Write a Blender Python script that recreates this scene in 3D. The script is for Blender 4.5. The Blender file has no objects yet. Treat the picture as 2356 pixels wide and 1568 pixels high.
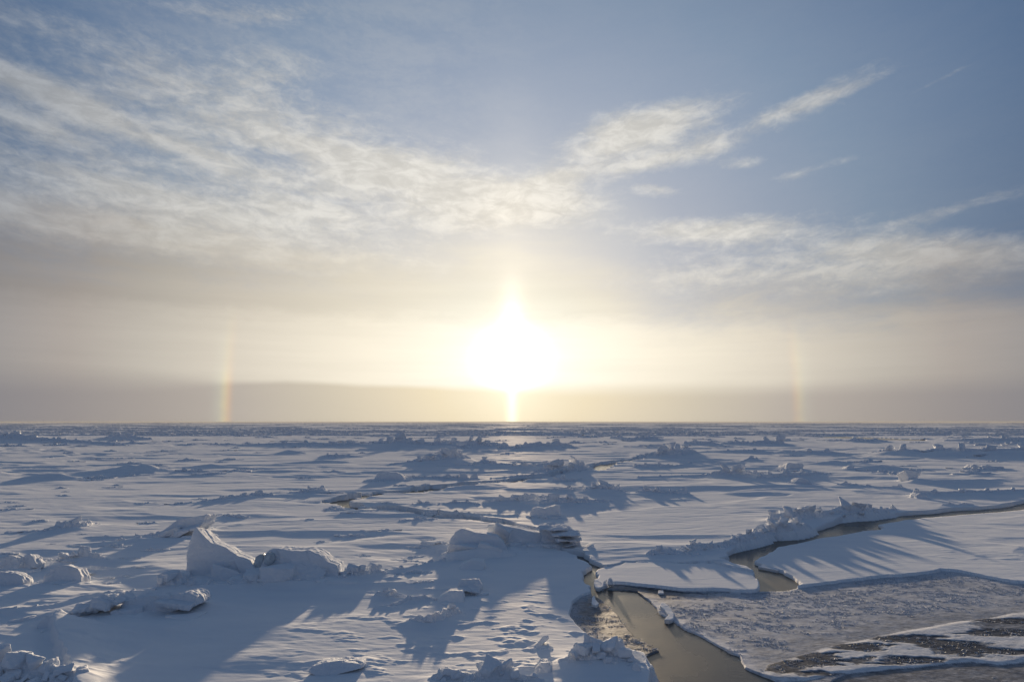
import bpy, bmesh, math, random
import numpy as np
from mathutils import Matrix, Vector

random.seed(7)
RNG = np.random.default_rng(11)
sc = bpy.context.scene
COL = sc.collection

# ------------------------------------------------------------------ camera
LENS = 24.0
HC = 7.0                                   # eye height above the ice, metres
FPX = LENS / 36.0 * 2356.0                 # focal length in units of a 2356 x 1568 view
PITCH = math.atan((970.0 - 784.0) / FPX)
CP, SP = math.cos(PITCH), math.sin(PITCH)
SUN_EL, SUN_AZ = 5.2, 0.0                  # degrees, azimuth from +Y towards +X


def ray(px, py):
    xc = (px - 1178.0) / FPX
    yc = (784.0 - py) / FPX
    return xc, CP - yc * SP, SP + yc * CP


def gp(px, py, z=0.0):
    """point of the plane z seen in direction (px, py)"""
    dx, dy, dz = ray(px, py)
    t = (z - HC) / dz
    return dx * t, dy * t


def rise(px, py, Y):
    """height at forward distance Y in direction (px, py)"""
    dx, dy, dz = ray(px, py)
    return HC + dz * Y / dy


def azel(px, py):
    dx, dy, dz = ray(px, py)
    return math.degrees(math.atan2(dx, dy)), math.degrees(math.atan2(dz, math.hypot(dx, dy)))


cam = bpy.data.cameras.new('camera')
cam.lens = LENS
cam.sensor_width = 36.0
cam.clip_start = 0.1
cam.clip_end = 60000
cam_o = bpy.data.objects.new('camera', cam)
COL.objects.link(cam_o)
cam_o.location = (0, 0, HC)
cam_o.rotation_euler = (math.radians(90) + PITCH, 0, 0)
sc.camera = cam_o

EXPO = 1.0
KSTR = 0.1
KEXP = KSTR * 2 ** EXPO
sc.view_settings.view_transform = 'Standard'
sc.view_settings.look = 'None'
sc.view_settings.exposure = EXPO
sc.view_settings.gamma = 1
sc.render.engine = 'CYCLES'
sc.cycles.max_bounces = 6
sc.cycles.diffuse_bounces = 3
sc.cycles.glossy_bounces = 3
sc.cycles.volume_bounces = 0

# ------------------------------------------------------------------ node helper


class NT:
    def __init__(self, tree):
        self.t = tree

    def n(self, typ, **kw):
        nd = self.t.nodes.new(typ)
        for k, v in kw.items():
            setattr(nd, k, v)
        return nd

    def put(self, sock, v):
        if v is None:
            return
        if isinstance(v, bpy.types.NodeSocket):
            self.t.links.new(v, sock)
        else:
            sock.default_value = v

    def m(self, op, a, b=None, c=None, clamp=False):
        nd = self.n('ShaderNodeMath', operation=op, use_clamp=clamp)
        self.put(nd.inputs[0], a)
        self.put(nd.inputs[1], b)
        self.put(nd.inputs[2], c)
        return nd.outputs[0]

    def vm(self, op, a, b=None):
        nd = self.n('ShaderNodeVectorMath', operation=op)
        self.put(nd.inputs[0], a)
        self.put(nd.inputs[1], b)
        return nd.outputs['Value'] if op in ('DOT_PRODUCT', 'LENGTH') else nd.outputs[0]

    def xyz(self, x, y, z):
        nd = self.n('ShaderNodeCombineXYZ')
        for s, v in zip(nd.inputs, (x, y, z)):
            self.put(s, v)
        return nd.outputs[0]

    def mix(self, f, a, b, blend='MIX', clamp=True):
        nd = self.n('ShaderNodeMix', data_type='RGBA', blend_type=blend)
        nd.clamp_factor = clamp
        self.put(nd.inputs[0], f)
        self.put(nd.inputs[6], a if isinstance(a, bpy.types.NodeSocket) else (*a, 1))
        self.put(nd.inputs[7], b if isinstance(b, bpy.types.NodeSocket) else (*b, 1))
        return nd.outputs[2]

    def step(self, x, lo, hi, a=0.0, b=1.0):
        nd = self.n('ShaderNodeMapRange', interpolation_type='SMOOTHSTEP')
        for s, v in zip(nd.inputs[:5], (x, lo, hi, a, b)):
            self.put(s, v)
        return nd.outputs[0]

    def noise(self, vec, scale, detail=4, rough=0.55, dist=0.0):
        nd = self.n('ShaderNodeTexNoise')
        self.put(nd.inputs['Vector'], vec)
        nd.inputs['Scale'].default_value = scale
        nd.inputs['Detail'].default_value = detail
        nd.inputs['Roughness'].default_value = rough
        nd.inputs['Distortion'].default_value = dist
        return nd.outputs[0]

    def ramp(self, fac, stops, interp='LINEAR'):
        nd = self.n('ShaderNodeValToRGB')
        cr = nd.color_ramp
        cr.interpolation = interp
        while len(cr.elements) < len(stops):
            cr.elements.new(0.5)
        for e, (p, c) in zip(cr.elements, stops):
            e.position = p
            e.color = (*c, 1)
        self.put(nd.inputs[0], fac)
        return nd.outputs[0]


def lin(c):
    return tuple(((v / 255) / 12.92 if v < 10 else ((v / 255 + 0.055) / 1.055) ** 2.4) for v in c)


# ------------------------------------------------------------------ sky
world = bpy.data.worlds.new('World')
sc.world = world
world.use_nodes = True
W = NT(world.node_tree)
bg = world.node_tree.nodes['Background']
bg.inputs[1].default_value = KSTR
sky = W.n('ShaderNodeTexSky', sky_type='NISHITA')
sky.sun_disc = False
sky.sun_elevation = math.radians(SUN_EL)
sky.sun_rotation = math.radians(SUN_AZ)
sky.dust_density = 1.0
tc = W.n('ShaderNodeTexCoord')
dirn = W.vm('NORMALIZE', tc.outputs['Generated'])
sp_ = W.n('ShaderNodeSeparateXYZ')
W.put(sp_.inputs[0], dirn)
dX, dY, dZ = sp_.outputs
D2R = 180 / math.pi
az = W.m('MULTIPLY', W.m('ARCTAN2', dX, dY), D2R)
el = W.m('MULTIPLY', W.m('ARCSINE', dZ), D2R)
sdir = (math.sin(math.radians(SUN_AZ)) * math.cos(math.radians(SUN_EL)),
        math.cos(math.radians(SUN_AZ)) * math.cos(math.radians(SUN_EL)), math.sin(math.radians(SUN_EL)))
th = W.m('MULTIPLY', W.m('ARCCOSINE', W.m('MINIMUM', W.vm('DOT_PRODUCT', dirn, sdir), 0.999999)), D2R)
th180 = W.m('DIVIDE', th, 180.0)
# a little wider sideways than up, as thin ice cloud spreads the aureole
azabs = W.m('ABSOLUTE', az)


def thramp(stops, g=1.0):
    return W.ramp(th180, [(a / 180.0, tuple(g * v for v in lin(c))) for a, c in stops])


blue = thramp([(0, (250, 242, 230)), (8, (226, 220, 213)), (13, (198, 198, 201)), (18, (166, 172, 186)), (24, (143, 155, 174)),
               (30, (122, 140, 162)), (36, (103, 122, 148)), (42, (81, 103, 133)), (48, (60, 84, 115)), (60, (64, 87, 117)), (80, (70, 91, 119)),
               (180, (80, 99, 126))])
haze = thramp([(0, (255, 252, 240)), (5, (255, 250, 232)), (8, (254, 246, 226)), (12, (248, 238, 217)), (16, (238, 228, 208)),
               (22, (219, 209, 192)), (28, (194, 186, 173)), (33, (173, 164, 155)), (38, (154, 149, 146)), (50, (128, 128, 135)),
               (80, (112, 120, 140)), (180, (122, 132, 156))])
band = thramp([(0, (255, 246, 218)), (4, (250, 234, 200)), (7, (240, 222, 186)), (11, (222, 207, 180)), (16, (200, 189, 170)),
               (22, (178, 169, 160)), (28, (162, 154, 149)), (34, (145, 140, 141)), (40, (130, 129, 135)), (80, (110, 118, 138)),
               (180, (122, 132, 156))])
cloud = thramp([(0, (255, 250, 238)), (8, (248, 240, 226)), (14, (238, 233, 223)), (20, (224, 221, 214)), (27, (209, 207, 202)),
                (33, (190, 190, 189)), (39, (168, 172, 177)), (50, (134, 142, 155)), (90, (88, 102, 126)), (180, (92, 106, 132))])
# clear sky: physical sky underneath, graded by the thin ice cloud in front of it
nis = W.mix(1.0, sky.outputs[0], (0.55, 0.80, 1.25), 'MULTIPLY')
nis = W.vm('SCALE', nis, None)
world.node_tree.nodes[-1].inputs['Scale'].default_value = KEXP
nis_hi = W.step(el, 10.0, 30.0)
base = W.mix(W.m('MULTIPLY', nis_hi, 0.15), blue, nis)

# streaky coordinates: bands dip towards the middle of the view
els = W.m('SUBTRACT', el, W.m('MULTIPLY', W.m('POWER', W.m('ADD', W.m('MULTIPLY', az, az), 36.0), 0.5), 0.05))
wv = W.xyz(W.m('MULTIPLY', az, 0.10), W.m('MULTIPLY', els, 0.25), 1.3)
wn = W.n('ShaderNodeTexNoise')
W.put(wn.inputs['Vector'], wv)
wn.inputs['Scale'].default_value = 1.0
wn.inputs['Detail'].default_value = 3
wo = W.vm('SCALE', W.vm('SUBTRACT', wn.outputs['Color'], (0.5, 0.5, 0.5)), None)
world.node_tree.nodes[-1].inputs['Scale'].default_value = 1.1
cv = W.vm('ADD', W.xyz(W.m('MULTIPLY', az, 0.125), W.m('MULTIPLY', els, 0.42), 0.0), wo)
n1 = W.noise(cv, 1.0, 9, 0.60)
cv2 = W.vm('ADD', W.xyz(W.m('MULTIPLY', az, 0.42), W.m('MULTIPLY', els, 1.05), 4.0), wo)
n2 = W.noise(cv2, 1.0, 6, 0.62, 0.4)
cv3 = W.vm('ADD', W.xyz(W.m('MULTIPLY', az, 1.15), W.m('MULTIPLY', els, 2.1), 9.0), wo)
n3 = W.noise(cv3, 1.0, 5, 0.65, 0.5)
nn = W.m('ADD', W.m('ADD', W.m('MULTIPLY', n1, 0.46), W.m('MULTIPLY', n2, 0.28)), W.m('MULTIPLY', n3, 0.26))

cov = None
for (bx, by, rx, ry, rot, s) in [
        (60, 190, 240, 38, -10, .66), (520, 240, 330, 100, -3, .40), (480, 25, 210, 35, 6, .36), (660, 30, 120, 40, 12, .36), (90, 300, 300, 45, -10, .52),
        (430, 345, 340, 38, -8, .50), (250, 425, 420, 50, -6, .46), (830, 385, 200, 60, 2, .62), (1000, 420, 260, 80, -3, .66), (1130, 480, 240, 70, 2, .64), (700, 480, 330, 70, -3, .60),
        (450, 560, 700, 70, -2, .58), (1440, 300, 170, 58, 12, .56), (1540, 285, 190, 50, 10, .46), (1830, 240, 210, 26, 14, .42), (1960, 205, 130, 14, 12, .34), (1715, 375, 60, 20, 2, .42),
        (1500, 438, 85, 22, -8, .44), (1830, 402, 60, 16, 8, .30), (1930, 370, 70, 18, 8, .22), (1490, 375, 260, 28, 8, .46), (1640, 330, 60, 60, 50, .36),
        (1620, 530, 320, 36, -3, .56), (2150, 570, 360, 50, -8, .52), (1900, 630, 640, 55, -3, .46), (1290, 400, 130, 40, 20, .52), (1280, 470, 150, 50, 0, .50),
        (1480, 330, 210, 75, 4, .38), (1860, 245, 220, 40, 14, .30), (1800, 560, 420, 60, -4, .34), (2200, 600, 300, 60, -6, .36), (1850, 690, 500, 50, 4, .26), (1560, 640, 260, 60, 0, .26), (2170, 180, 150, 8, 15, .24), (2200, 480, 260, 20, 8, .32), (60, 40, 320, 70, -3, .30), (330, 240, 560, 200, -3, .34), (250, 480, 560, 90, 0, .46), (700, 330, 300, 60, -4, .36), (620, 150, 160, 60, 8, .36)]:
    a0, e0 = azel(bx, by)
    a1, _ = azel(bx + rx, by)
    _, e1 = azel(bx, by - ry)
    ra, re = abs(a1 - a0), abs(e1 - e0)
    c, s_ = math.cos(math.radians(rot)), math.sin(math.radians(rot))
    da, de = W.m('SUBTRACT', az, a0), W.m('SUBTRACT', el, e0)
    u = W.m('ADD', W.m('MULTIPLY', da, c / ra), W.m('MULTIPLY', de, s_ / ra))
    v = W.m('SUBTRACT', W.m('MULTIPLY', de, c / re), W.m('MULTIPLY', da, s_ / re))
    g = W.m('MULTIPLY', W.m('EXPONENT', W.m('MULTIPLY', W.m('ADD', W.m('MULTIPLY', u, u), W.m('MULTIPLY', v, v)), -1.0)), s)
    cov = g if cov is None else W.m('MAXIMUM', W.m('ADD', W.m('MULTIPLY', cov, 0.80), W.m('MULTIPLY', g, 0.65)), W.m('MAXIMUM', cov, g))
# beyond the view: scattered thin cloud
cov = W.m('MAXIMUM', cov, W.step(azabs, 45.0, 80.0, 0.0, 0.25))
alpha = W.step(W.m('ADD', nn, cov), 0.66, 1.18)
alpha = W.m('MULTIPLY', alpha, 0.94)
# cloud body: shaded thicker parts greyer
cshade = W.step(n2, 0.35, 0.68, 0.82, 1.06)
cl = W.vm('SCALE', cloud, None)
W.put(world.node_tree.nodes[-1].inputs['Scale'], cshade)
veil = W.m('MULTIPLY', W.step(W.m('ADD', W.m('MULTIPLY', n1, 0.7), W.m('MULTIPLY', n3, 0.3)), 0.36, 0.66), W.step(az, 6.0, -14.0, 0.03, 0.18))
base = W.mix(W.m('ADD', veil, 0.05), base, cloud)
cl = W.mix(W.step(el, 17.0, 8.0, 0.0, 0.55), cl, haze)
col = W.mix(alpha, base, cl)
# the low haze
hz_e = W.m('ADD', W.m('ADD', el, W.step(az, 3.0, 14.0, 0.0, 4.0)), W.m('MULTIPLY', W.m('SUBTRACT', n1, 0.5), 8.0))
hf = W.step(hz_e, 17.0, 9.5)
hmod = W.ramp(W.m('DIVIDE', W.m('ADD', el, W.m('MULTIPLY', W.m('SUBTRACT', n2, 0.5), 1.6)), 20.0),
              [(0.0, (.93,) * 3), (0.19, (1.04,) * 3), (0.30, (1.06,) * 3), (0.39, (1.02,) * 3), (0.46, (.88,) * 3), (0.60, (.84,) * 3), (0.8, (.98,) * 3)])
hz = W.mix(1.0, haze, hmod, 'MULTIPLY')
streak = W.noise(W.xyz(W.m('MULTIPLY', az, 0.05), W.m('MULTIPLY', el, 0.9), 7.0), 1.0, 5, 0.55)
hz = W.vm('SCALE', hz, None)
W.put(world.node_tree.nodes[-1].inputs['Scale'], W.step(streak, 0.3, 0.7, 0.975, 1.025))
col = W.mix(W.m('MULTIPLY', hf, 0.93), col, hz)
# the dull bank lying on the horizon
be = W.m('ADD', el, W.m('MULTIPLY', W.m('SUBTRACT', W.noise(W.xyz(W.m('MULTIPLY', az, 0.09), W.m('MULTIPLY', el, .25), 2.0), 1.0, 4), 0.5), 0.55))
bsoft = W.m('MAXIMUM', W.step(az, -20.0, -32.0, 0.24, 1.0), W.step(az, -9.0, 9.0, 0.24, 0.70))
bt = W.step(az, -30.0, 6.0, 3.25, 2.85)
bf = W.step(W.m('SUBTRACT', bt, be), W.m('MULTIPLY', bsoft, -1.0), W.m('MULTIPLY', bsoft, 1.6))
col = W.mix(W.m('MULTIPLY', bf, 0.80), col, band)


def gauss(x, mu, sig):
    d = W.m('DIVIDE', W.m('SUBTRACT', x, mu), sig)
    return W.m('EXPONENT', W.m('MULTIPLY', W.m('MULTIPLY', d, d), -0.5))


def addc(col, fac, c):
    return W.vm('ADD', col, W.vm('MULTIPLY', W.xyz(fac, fac, fac), c))


# light off ice crystals: aureole, pillar, two sun dogs
thx = W.m('POWER', W.m('ADD', W.m('POWER', W.m('MULTIPLY', W.m('SUBTRACT', az, SUN_AZ), 0.92), 2.0), W.m('POWER', W.m('SUBTRACT', el, SUN_EL), 2.0)), 0.5)
dim = W.m('SUBTRACT', 1.0, W.m('MULTIPLY', bf, 0.75))
daz = W.m('SUBTRACT', az, SUN_AZ)
core = gauss(thx, 0.0, 1.12)
wide = W.m('MULTIPLY', gauss(daz, 0.0, 2.9), gauss(el, SUN_EL, 1.2))
tall = W.m('MULTIPLY', gauss(daz, 0.0, 0.70), gauss(el, SUN_EL + .4, 2.6))
col = addc(col, W.m('MULTIPLY', core, dim), (7.0, 6.2, 4.8))
col = addc(col, W.m('MULTIPLY', wide, dim), (0.13, 0.12, 0.10))
col = addc(col, W.m('MULTIPLY', tall, dim), (0.40, 0.37, 0.31))
col = addc(col, W.m('MULTIPLY', W.m('EXPONENT', W.m('MULTIPLY', thx, -0.24)), dim), (0.26, 0.22, 0.15))
# pillar above and below the sun
col = addc(col, W.m('MULTIPLY', gauss(daz, 0.0, 0.62), W.m('MULTIPLY', W.step(el, 14.0, 5.5), W.step(el, 2.6, 4.0))), (0.44, 0.38, 0.27))
col = addc(col, W.m('MULTIPLY', gauss(daz, 0.0, 0.30), W.step(el, 5.0, 3.0)), (0.50, 0.42, 0.28))
col = addc(col, W.m('MULTIPLY', gauss(daz, 0.0, 1.9), W.step(el, 34.0, 11.0)), (0.085, 0.070, 0.045))
# two sun dogs, upright columns in the crystal haze
dogn = W.step(W.noise(W.xyz(0.0, W.m('MULTIPLY', az, .3), W.m('MULTIPLY', el, 0.55)), 1.0, 2), 0.3, 0.7, 0.65, 1.15)
dogv = W.m('MULTIPLY', W.m('MULTIPLY', W.step(el, 9.5, 2.0), W.step(azabs, 15.0, 19.0)), dogn)
side = W.step(az, -1.0, 1.0, 1.05, 0.66)
dogv = W.m('MULTIPLY', dogv, side)
bend = W.m('ADD', azabs, W.m('MULTIPLY', W.m('POWER', W.m('ABSOLUTE', W.m('SUBTRACT', el, 2.0)), 2.0), 0.006))
col = addc(col, W.m('MULTIPLY', gauss(bend, 22.50, 0.20), dogv), (0.075, 0.010, -0.020))
col = addc(col, W.m('MULTIPLY', gauss(bend, 22.80, 0.22), dogv), (0.085, 0.070, 0.00))
col = addc(col, W.m('MULTIPLY', gauss(bend, 23.20, 0.35), dogv), (0.030, 0.045, 0.032))
col = W.vm('MAXIMUM', col, (0.0, 0.0, 0.0))
# below the horizon: snow colour, never seen
col = W.mix(W.step(el, -0.3, -2.0), col, (0.18, 0.2, 0.25))
col = W.vm('SCALE', col, None)
world.node_tree.nodes[-1].inputs['Scale'].default_value = 1.0 / KEXP
world.node_tree.links.new(col, bg.inputs[0])

sun = bpy.data.lights.new('sun', 'SUN')
sun.energy = 3.9
sun.angle = math.radians(1.4)
sun.color = (1.0, 0.78, 0.53)
sun_o = bpy.data.objects.new('sun', sun)
COL.objects.link(sun_o)
sun_o.rotation_euler = Vector(sdir).to_track_quat('Z', 'Y').to_euler()
sun_o.location = (0, 0, 40)

# ------------------------------------------------------------------ materials


def new_mat(name):
    m = bpy.data.materials.new(name)
    m.use_nodes = True
    t = NT(m.node_tree)
    return m, t, m.node_tree.nodes['Principled BSDF']


def snow_material(name, lo, hi, rough, bump, fine, sheen=0.022):
    m, t, p = new_mat(name)
    geo = t.n('ShaderNodeNewGeometry')
    pos = geo.outputs['Position']
    st = t.vm('MULTIPLY', pos, (0.35, 1.0, 1.0))
    nb = t.noise(st, 0.9, 6, 0.6)
    t.put(p.inputs['Base Color'], t.ramp(nb, [(0.3, lo), (0.7, hi)]))
    p.inputs['Roughness'].default_value = rough
    p.inputs['Specular IOR Level'].default_value = 0.0
    b1 = t.n('ShaderNodeBump')
    b1.inputs['Strength'].default_value = 1.0
    b1.inputs['Distance'].default_value = bump
    t.put(b1.inputs['Height'], t.noise(t.vm('MULTIPLY', pos, (0.5, 1.3, 1.3)), 2.6, 6, 0.62))
    b2 = t.n('ShaderNodeBump')
    b2.inputs['Strength'].default_value = 0.8
    b2.inputs['Distance'].default_value = fine
    t.put(b2.inputs['Height'], t.noise(pos, 22.0, 4, 0.7))
    t.put(b2.inputs['Normal'], b1.outputs[0])
    t.put(p.inputs['Normal'], b2.outputs[0])
    gl = t.n('ShaderNodeBsdfGlossy')              # faint sheen of wind glaze
    gl.inputs['Color'].default_value = (1.0, 0.97, 0.93, 1)
    gl.inputs['Roughness'].default_value = 0.62
    t.put(gl.inputs['Normal'], b1.outputs[0])
    mx = t.n('ShaderNodeMixShader')
    mx.inputs[0].default_value = sheen
    m.node_tree.links.new(p.outputs[0], mx.inputs[1])
    m.node_tree.links.new(gl.outputs[0], mx.inputs[2])
    m.node_tree.links.new(mx.outputs[0], m.node_tree.nodes['Material Output'].inputs[0])
    return m


M_SNOW = snow_material('wind packed snow', (0.76, 0.78, 0.81), (0.84, 0.845, 0.85), 0.65, 0.015, 0.003)
M_ICE = snow_material('snow crusted ice', (0.70, 0.74, 0.79), (0.81, 0.82, 0.84), 0.70, 0.085, 0.009)

M_BARE, t, p = new_mat('bare blue grey ice')
pos = t.n('ShaderNodeNewGeometry').outputs['Position']
t.put(p.inputs['Base Color'], t.ramp(t.noise(pos, 3.0, 6, 0.65), [(0.3, (0.30, 0.36, 0.40)), (0.7, (0.60, 0.66, 0.69))]))
p.inputs['Roughness'].default_value = 0.35
bb = t.n('ShaderNodeBump')
bb.inputs['Distance'].default_value = 0.03
t.put(bb.inputs['Height'], t.noise(pos, 7.0, 5, 0.6))
t.put(p.inputs['Normal'], bb.outputs[0])

M_WATER, t, p = new_mat('slushy sea water')
pos = t.n('ShaderNodeNewGeometry').outputs['Position']
wb = t.noise(t.vm('MULTIPLY', pos, (1.0, 0.5, 1.0)), 0.35, 5, 0.55)
t.put(p.inputs['Base Color'], t.ramp(wb, [(0.35, (0.058, 0.050, 0.040)), (0.68, (0.105, 0.090, 0.068))]))
t.put(p.inputs['Roughness'], t.step(wb, 0.3, 0.7, 0.20, 0.34))
p.inputs['IOR'].default_value = 1.26
bb = t.n('ShaderNodeBump')
bb.inputs['Strength'].default_value = 0.35
bb.inputs['Distance'].default_value = 0.01
t.put(bb.inputs['Height'], t.noise(pos, 5.0, 4, 0.6))
t.put(p.inputs['Normal'], bb.outputs[0])


def thin_ice_material(name, stops, spec, r0, speck=0.30):
    """colour follows the painted attribute 'cover' = how much snow or frost lies on the grey ice"""
    m, t, p = new_mat(name)
    pos = t.n('ShaderNodeNewGeometry').outputs['Position']
    at = t.n('ShaderNodeAttribute', attribute_name='cover')
    f = at.outputs['Fac']
    fine = t.noise(t.vm('MULTIPLY', pos, (0.55, 1.0, 1.0)), 8.0, 4, 0.7)
    f2 = t.m('ADD', f, t.m('MULTIPLY', t.m('SUBTRACT', fine, 0.5), t.m('ADD', speck, t.m('MULTIPLY', t.m('MULTIPLY', f, t.m('SUBTRACT', 1.0, f)), 3.0))), clamp=True)
    t.put(p.inputs['Base Color'], t.ramp(f2, stops))
    t.put(p.inputs['Roughness'], t.step(f2, 0.2, 0.8, r0, 0.7))
    p.inputs['Specular IOR Level'].default_value = spec
    b = t.n('ShaderNodeBump')
    b.inputs['Distance'].default_value = 0.012
    t.put(b.inputs['Height'], t.noise(pos, 9.0, 5, 0.65))
    t.put(p.inputs['Normal'], b.outputs[0])
    return m


M_THIN = thin_ice_material('grey young ice', [(0.0, (0.045, 0.043, 0.042)), (0.35, (0.19, 0.195, 0.21)), (0.7, (0.44, 0.46, 0.50)), (1.0, (0.74, 0.75, 0.78))], 0.04, 0.5)
M_PATCH = thin_ice_material('snow patched young ice', [(0.0, (0.055, 0.062, 0.076)), (0.3, (0.15, 0.163, 0.19)), (0.55, (0.28, 0.30, 0.335)), (1.0, (0.74, 0.75, 0.77))], 0.03, 0.6, 0.62)

M_FROST, t, p = new_mat('frost')
p.inputs['Base Color'].default_value = (0.62, 0.65, 0.71, 1)
p.inputs['Roughness'].default_value = 0.6

# ------------------------------------------------------------------ noise in numpy
_perm = np.random.default_rng(5).permutation(4096).astype(np.int64)
_perm = np.concatenate([_perm, _perm])
_ang = np.random.default_rng(6).random(4096) * 2 * math.pi
_gx, _gy = np.cos(_ang), np.sin(_ang)
_v3 = np.random.default_rng(8).normal(size=(4096, 3))
_v3 /= np.linalg.norm(_v3, axis=1)[:, None]


def pn(x, y, seed=0):
    x = np.asarray(x, float) + seed * 37.17
    y = np.asarray(y, float) + seed * 91.73
    xi, yi = np.floor(x).astype(np.int64), np.floor(y).astype(np.int64)
    xf, yf = x - xi, y - yi
    u = xf * xf * xf * (xf * (xf * 6 - 15) + 10)
    v = yf * yf * yf * (yf * (yf * 6 - 15) + 10)

    def g(ix, iy, fx, fy):
        h = _perm[(_perm[ix & 4095] + iy) & 4095]
        return _gx[h] * fx + _gy[h] * fy
    a = g(xi, yi, xf, yf)
    b = g(xi + 1, yi, xf - 1, yf)
    c = g(xi, yi + 1, xf, yf - 1)
    d = g(xi + 1, yi + 1, xf - 1, yf - 1)
    return (a + u * (b - a)) * (1 - v) + (c + u * (d - c)) * v


def fbm(x, y, o=4, seed=0, g=0.5):
    s, a, f = 0, 1.0, 1.0
    for i in range(o):
        s = s + a * pn(x * f, y * f, seed + i * 3)
        a *= g
        f *= 2.03
    return s


def pn3(P, seed=0):
    P = P + seed * np.array([17.3, 41.7, 29.1])
    I = np.floor(P).astype(np.int64)
    Fr = P - I
    U = Fr * Fr * Fr * (Fr * (Fr * 6 - 15) + 10)
    out = 0
    for dx in (0, 1):
        for dy in (0, 1):
            for dz in (0, 1):
                h = _perm[(_perm[(_perm[(I[:, 0] + dx) & 4095] + I[:, 1] + dy) & 4095] + I[:, 2] + dz) & 4095]
                d = Fr - np.array([dx, dy, dz])
                w = (U[:, 0] if dx else 1 - U[:, 0]) * (U[:, 1] if dy else 1 - U[:, 1]) * (U[:, 2] if dz else 1 - U[:, 2])
                out = out + w * (_v3[h] * d).sum(1)
    return out


def vor3(P):
    """cell value and distance to the cell border: broken, blocky ice"""
    I = np.floor(P).astype(np.int64)
    f1 = np.full(len(P), 9.0)
    f2 = np.full(len(P), 9.0)
    val = np.zeros(len(P))
    for dx in (-1, 0, 1):
        for dy in (-1, 0, 1):
            for dz in (-1, 0, 1):
                h = _perm[(_perm[(_perm[(I[:, 0] + dx) & 4095] + I[:, 1] + dy) & 4095] + I[:, 2] + dz) & 4095]
                c = I + np.array([dx, dy, dz]) + 0.5 + 0.42 * _v3[h]
                d = np.sqrt(((P - c) ** 2).sum(1))
                closer = d < f1
                f2 = np.where(closer, f1, np.minimum(f2, d))
                val = np.where(closer, h / 4096.0, val)
                f1 = np.minimum(f1, d)
    return val, f2 - f1


def sstep(x, lo, hi):
    t = np.clip((x - lo) / (hi - lo), 0, 1)
    return t * t * (3 - 2 * t)


def seg_dist(x, y, A, B):
    ax, ay = A
    bx, by = B[0] - ax, B[1] - ay
    L = bx * bx + by * by + 1e-12
    t = np.clip(((x - ax) * bx + (y - ay) * by) / L, 0, 1)
    return np.hypot(x - ax - t * bx, y - ay - t * by), t


def poly_sd(x, y, P):
    """signed distance, positive inside"""
    d = np.full(x.shape, 1e9)
    ins = np.zeros(x.shape, bool)
    n = len(P)
    for i in range(n):
        A, B = P[i], P[(i + 1) % n]
        dd, _ = seg_dist(x, y, A, B)
        d = np.minimum(d, dd)
        (x1, y1), (x2, y2) = A, B
        if y1 != y2:
            c = ((y1 > y) != (y2 > y)) & (x < (x2 - x1) * (y - y1) / (y2 - y1) + x1)
            ins ^= c
    return np.where(ins, d, -d)


def near(x, y, P, m):
    xs, ys = [q[0] for q in P], [q[1] for q in P]
    return (x > min(xs) - m) & (x < max(xs) + m) & (y > min(ys) - m) & (y < max(ys) + m)


# ------------------------------------------------------------------ leads, cracks, thin ice
Z_W = -0.23
Z_T = -0.175
G = lambda pts, z=0.0: [gp(a, b, z) for a, b in pts]
LEAD = G([(2600, 1126), (2480, 1141), (2356, 1158), (2330, 1166), (2270, 1172), (2193, 1176), (2163, 1181), (2060, 1188), (2036, 1189), (1986, 1196), (1946, 1201), (1927, 1209), (1889, 1221), (1859, 1228), (1822, 1239), (1769, 1246), (1728, 1258), (1702, 1271), (1678, 1279), (1682, 1289), (1665, 1294), (1687, 1301), (1695, 1306), (1728, 1313), (1739, 1323), (1745, 1333), (1759, 1343)], -0.23) + G([(1755, 1353), (1800, 1353), (1835, 1341), (1805, 1323), (1797, 1314), (1782, 1309), (1755, 1303), (1735, 1296), (1727, 1291), (1745, 1279), (1772, 1266), (1782, 1258), (1836, 1248), (1889, 1236), (1936, 1229), (1979, 1221), (2016, 1218), (2026, 1214), (2013, 1207), (2046, 1201), (2103, 1193), (2170, 1187), (2280, 1179), (2356, 1172), (2480, 1156), (2600, 1140)], -0.12)
POOL = G([(1366, 1362), (1400, 1356), (1430, 1358), (1467, 1362), (1494, 1383), (1508, 1398), (1520, 1413), (1544, 1427), (1576, 1449), (1635, 1478),
          (1678, 1503), (1702, 1510), (1715, 1537), (1769, 1560), (1830, 1590), (1900, 1660), (1700, 1760), (1480, 1700), (1492, 1600),
          (1500, 1547), (1490, 1527), (1484, 1513), (1520, 1500), (1490, 1480), (1460, 1467), (1443, 1447), (1423, 1420), (1407, 1400), (1383, 1383)], Z_W)
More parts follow.
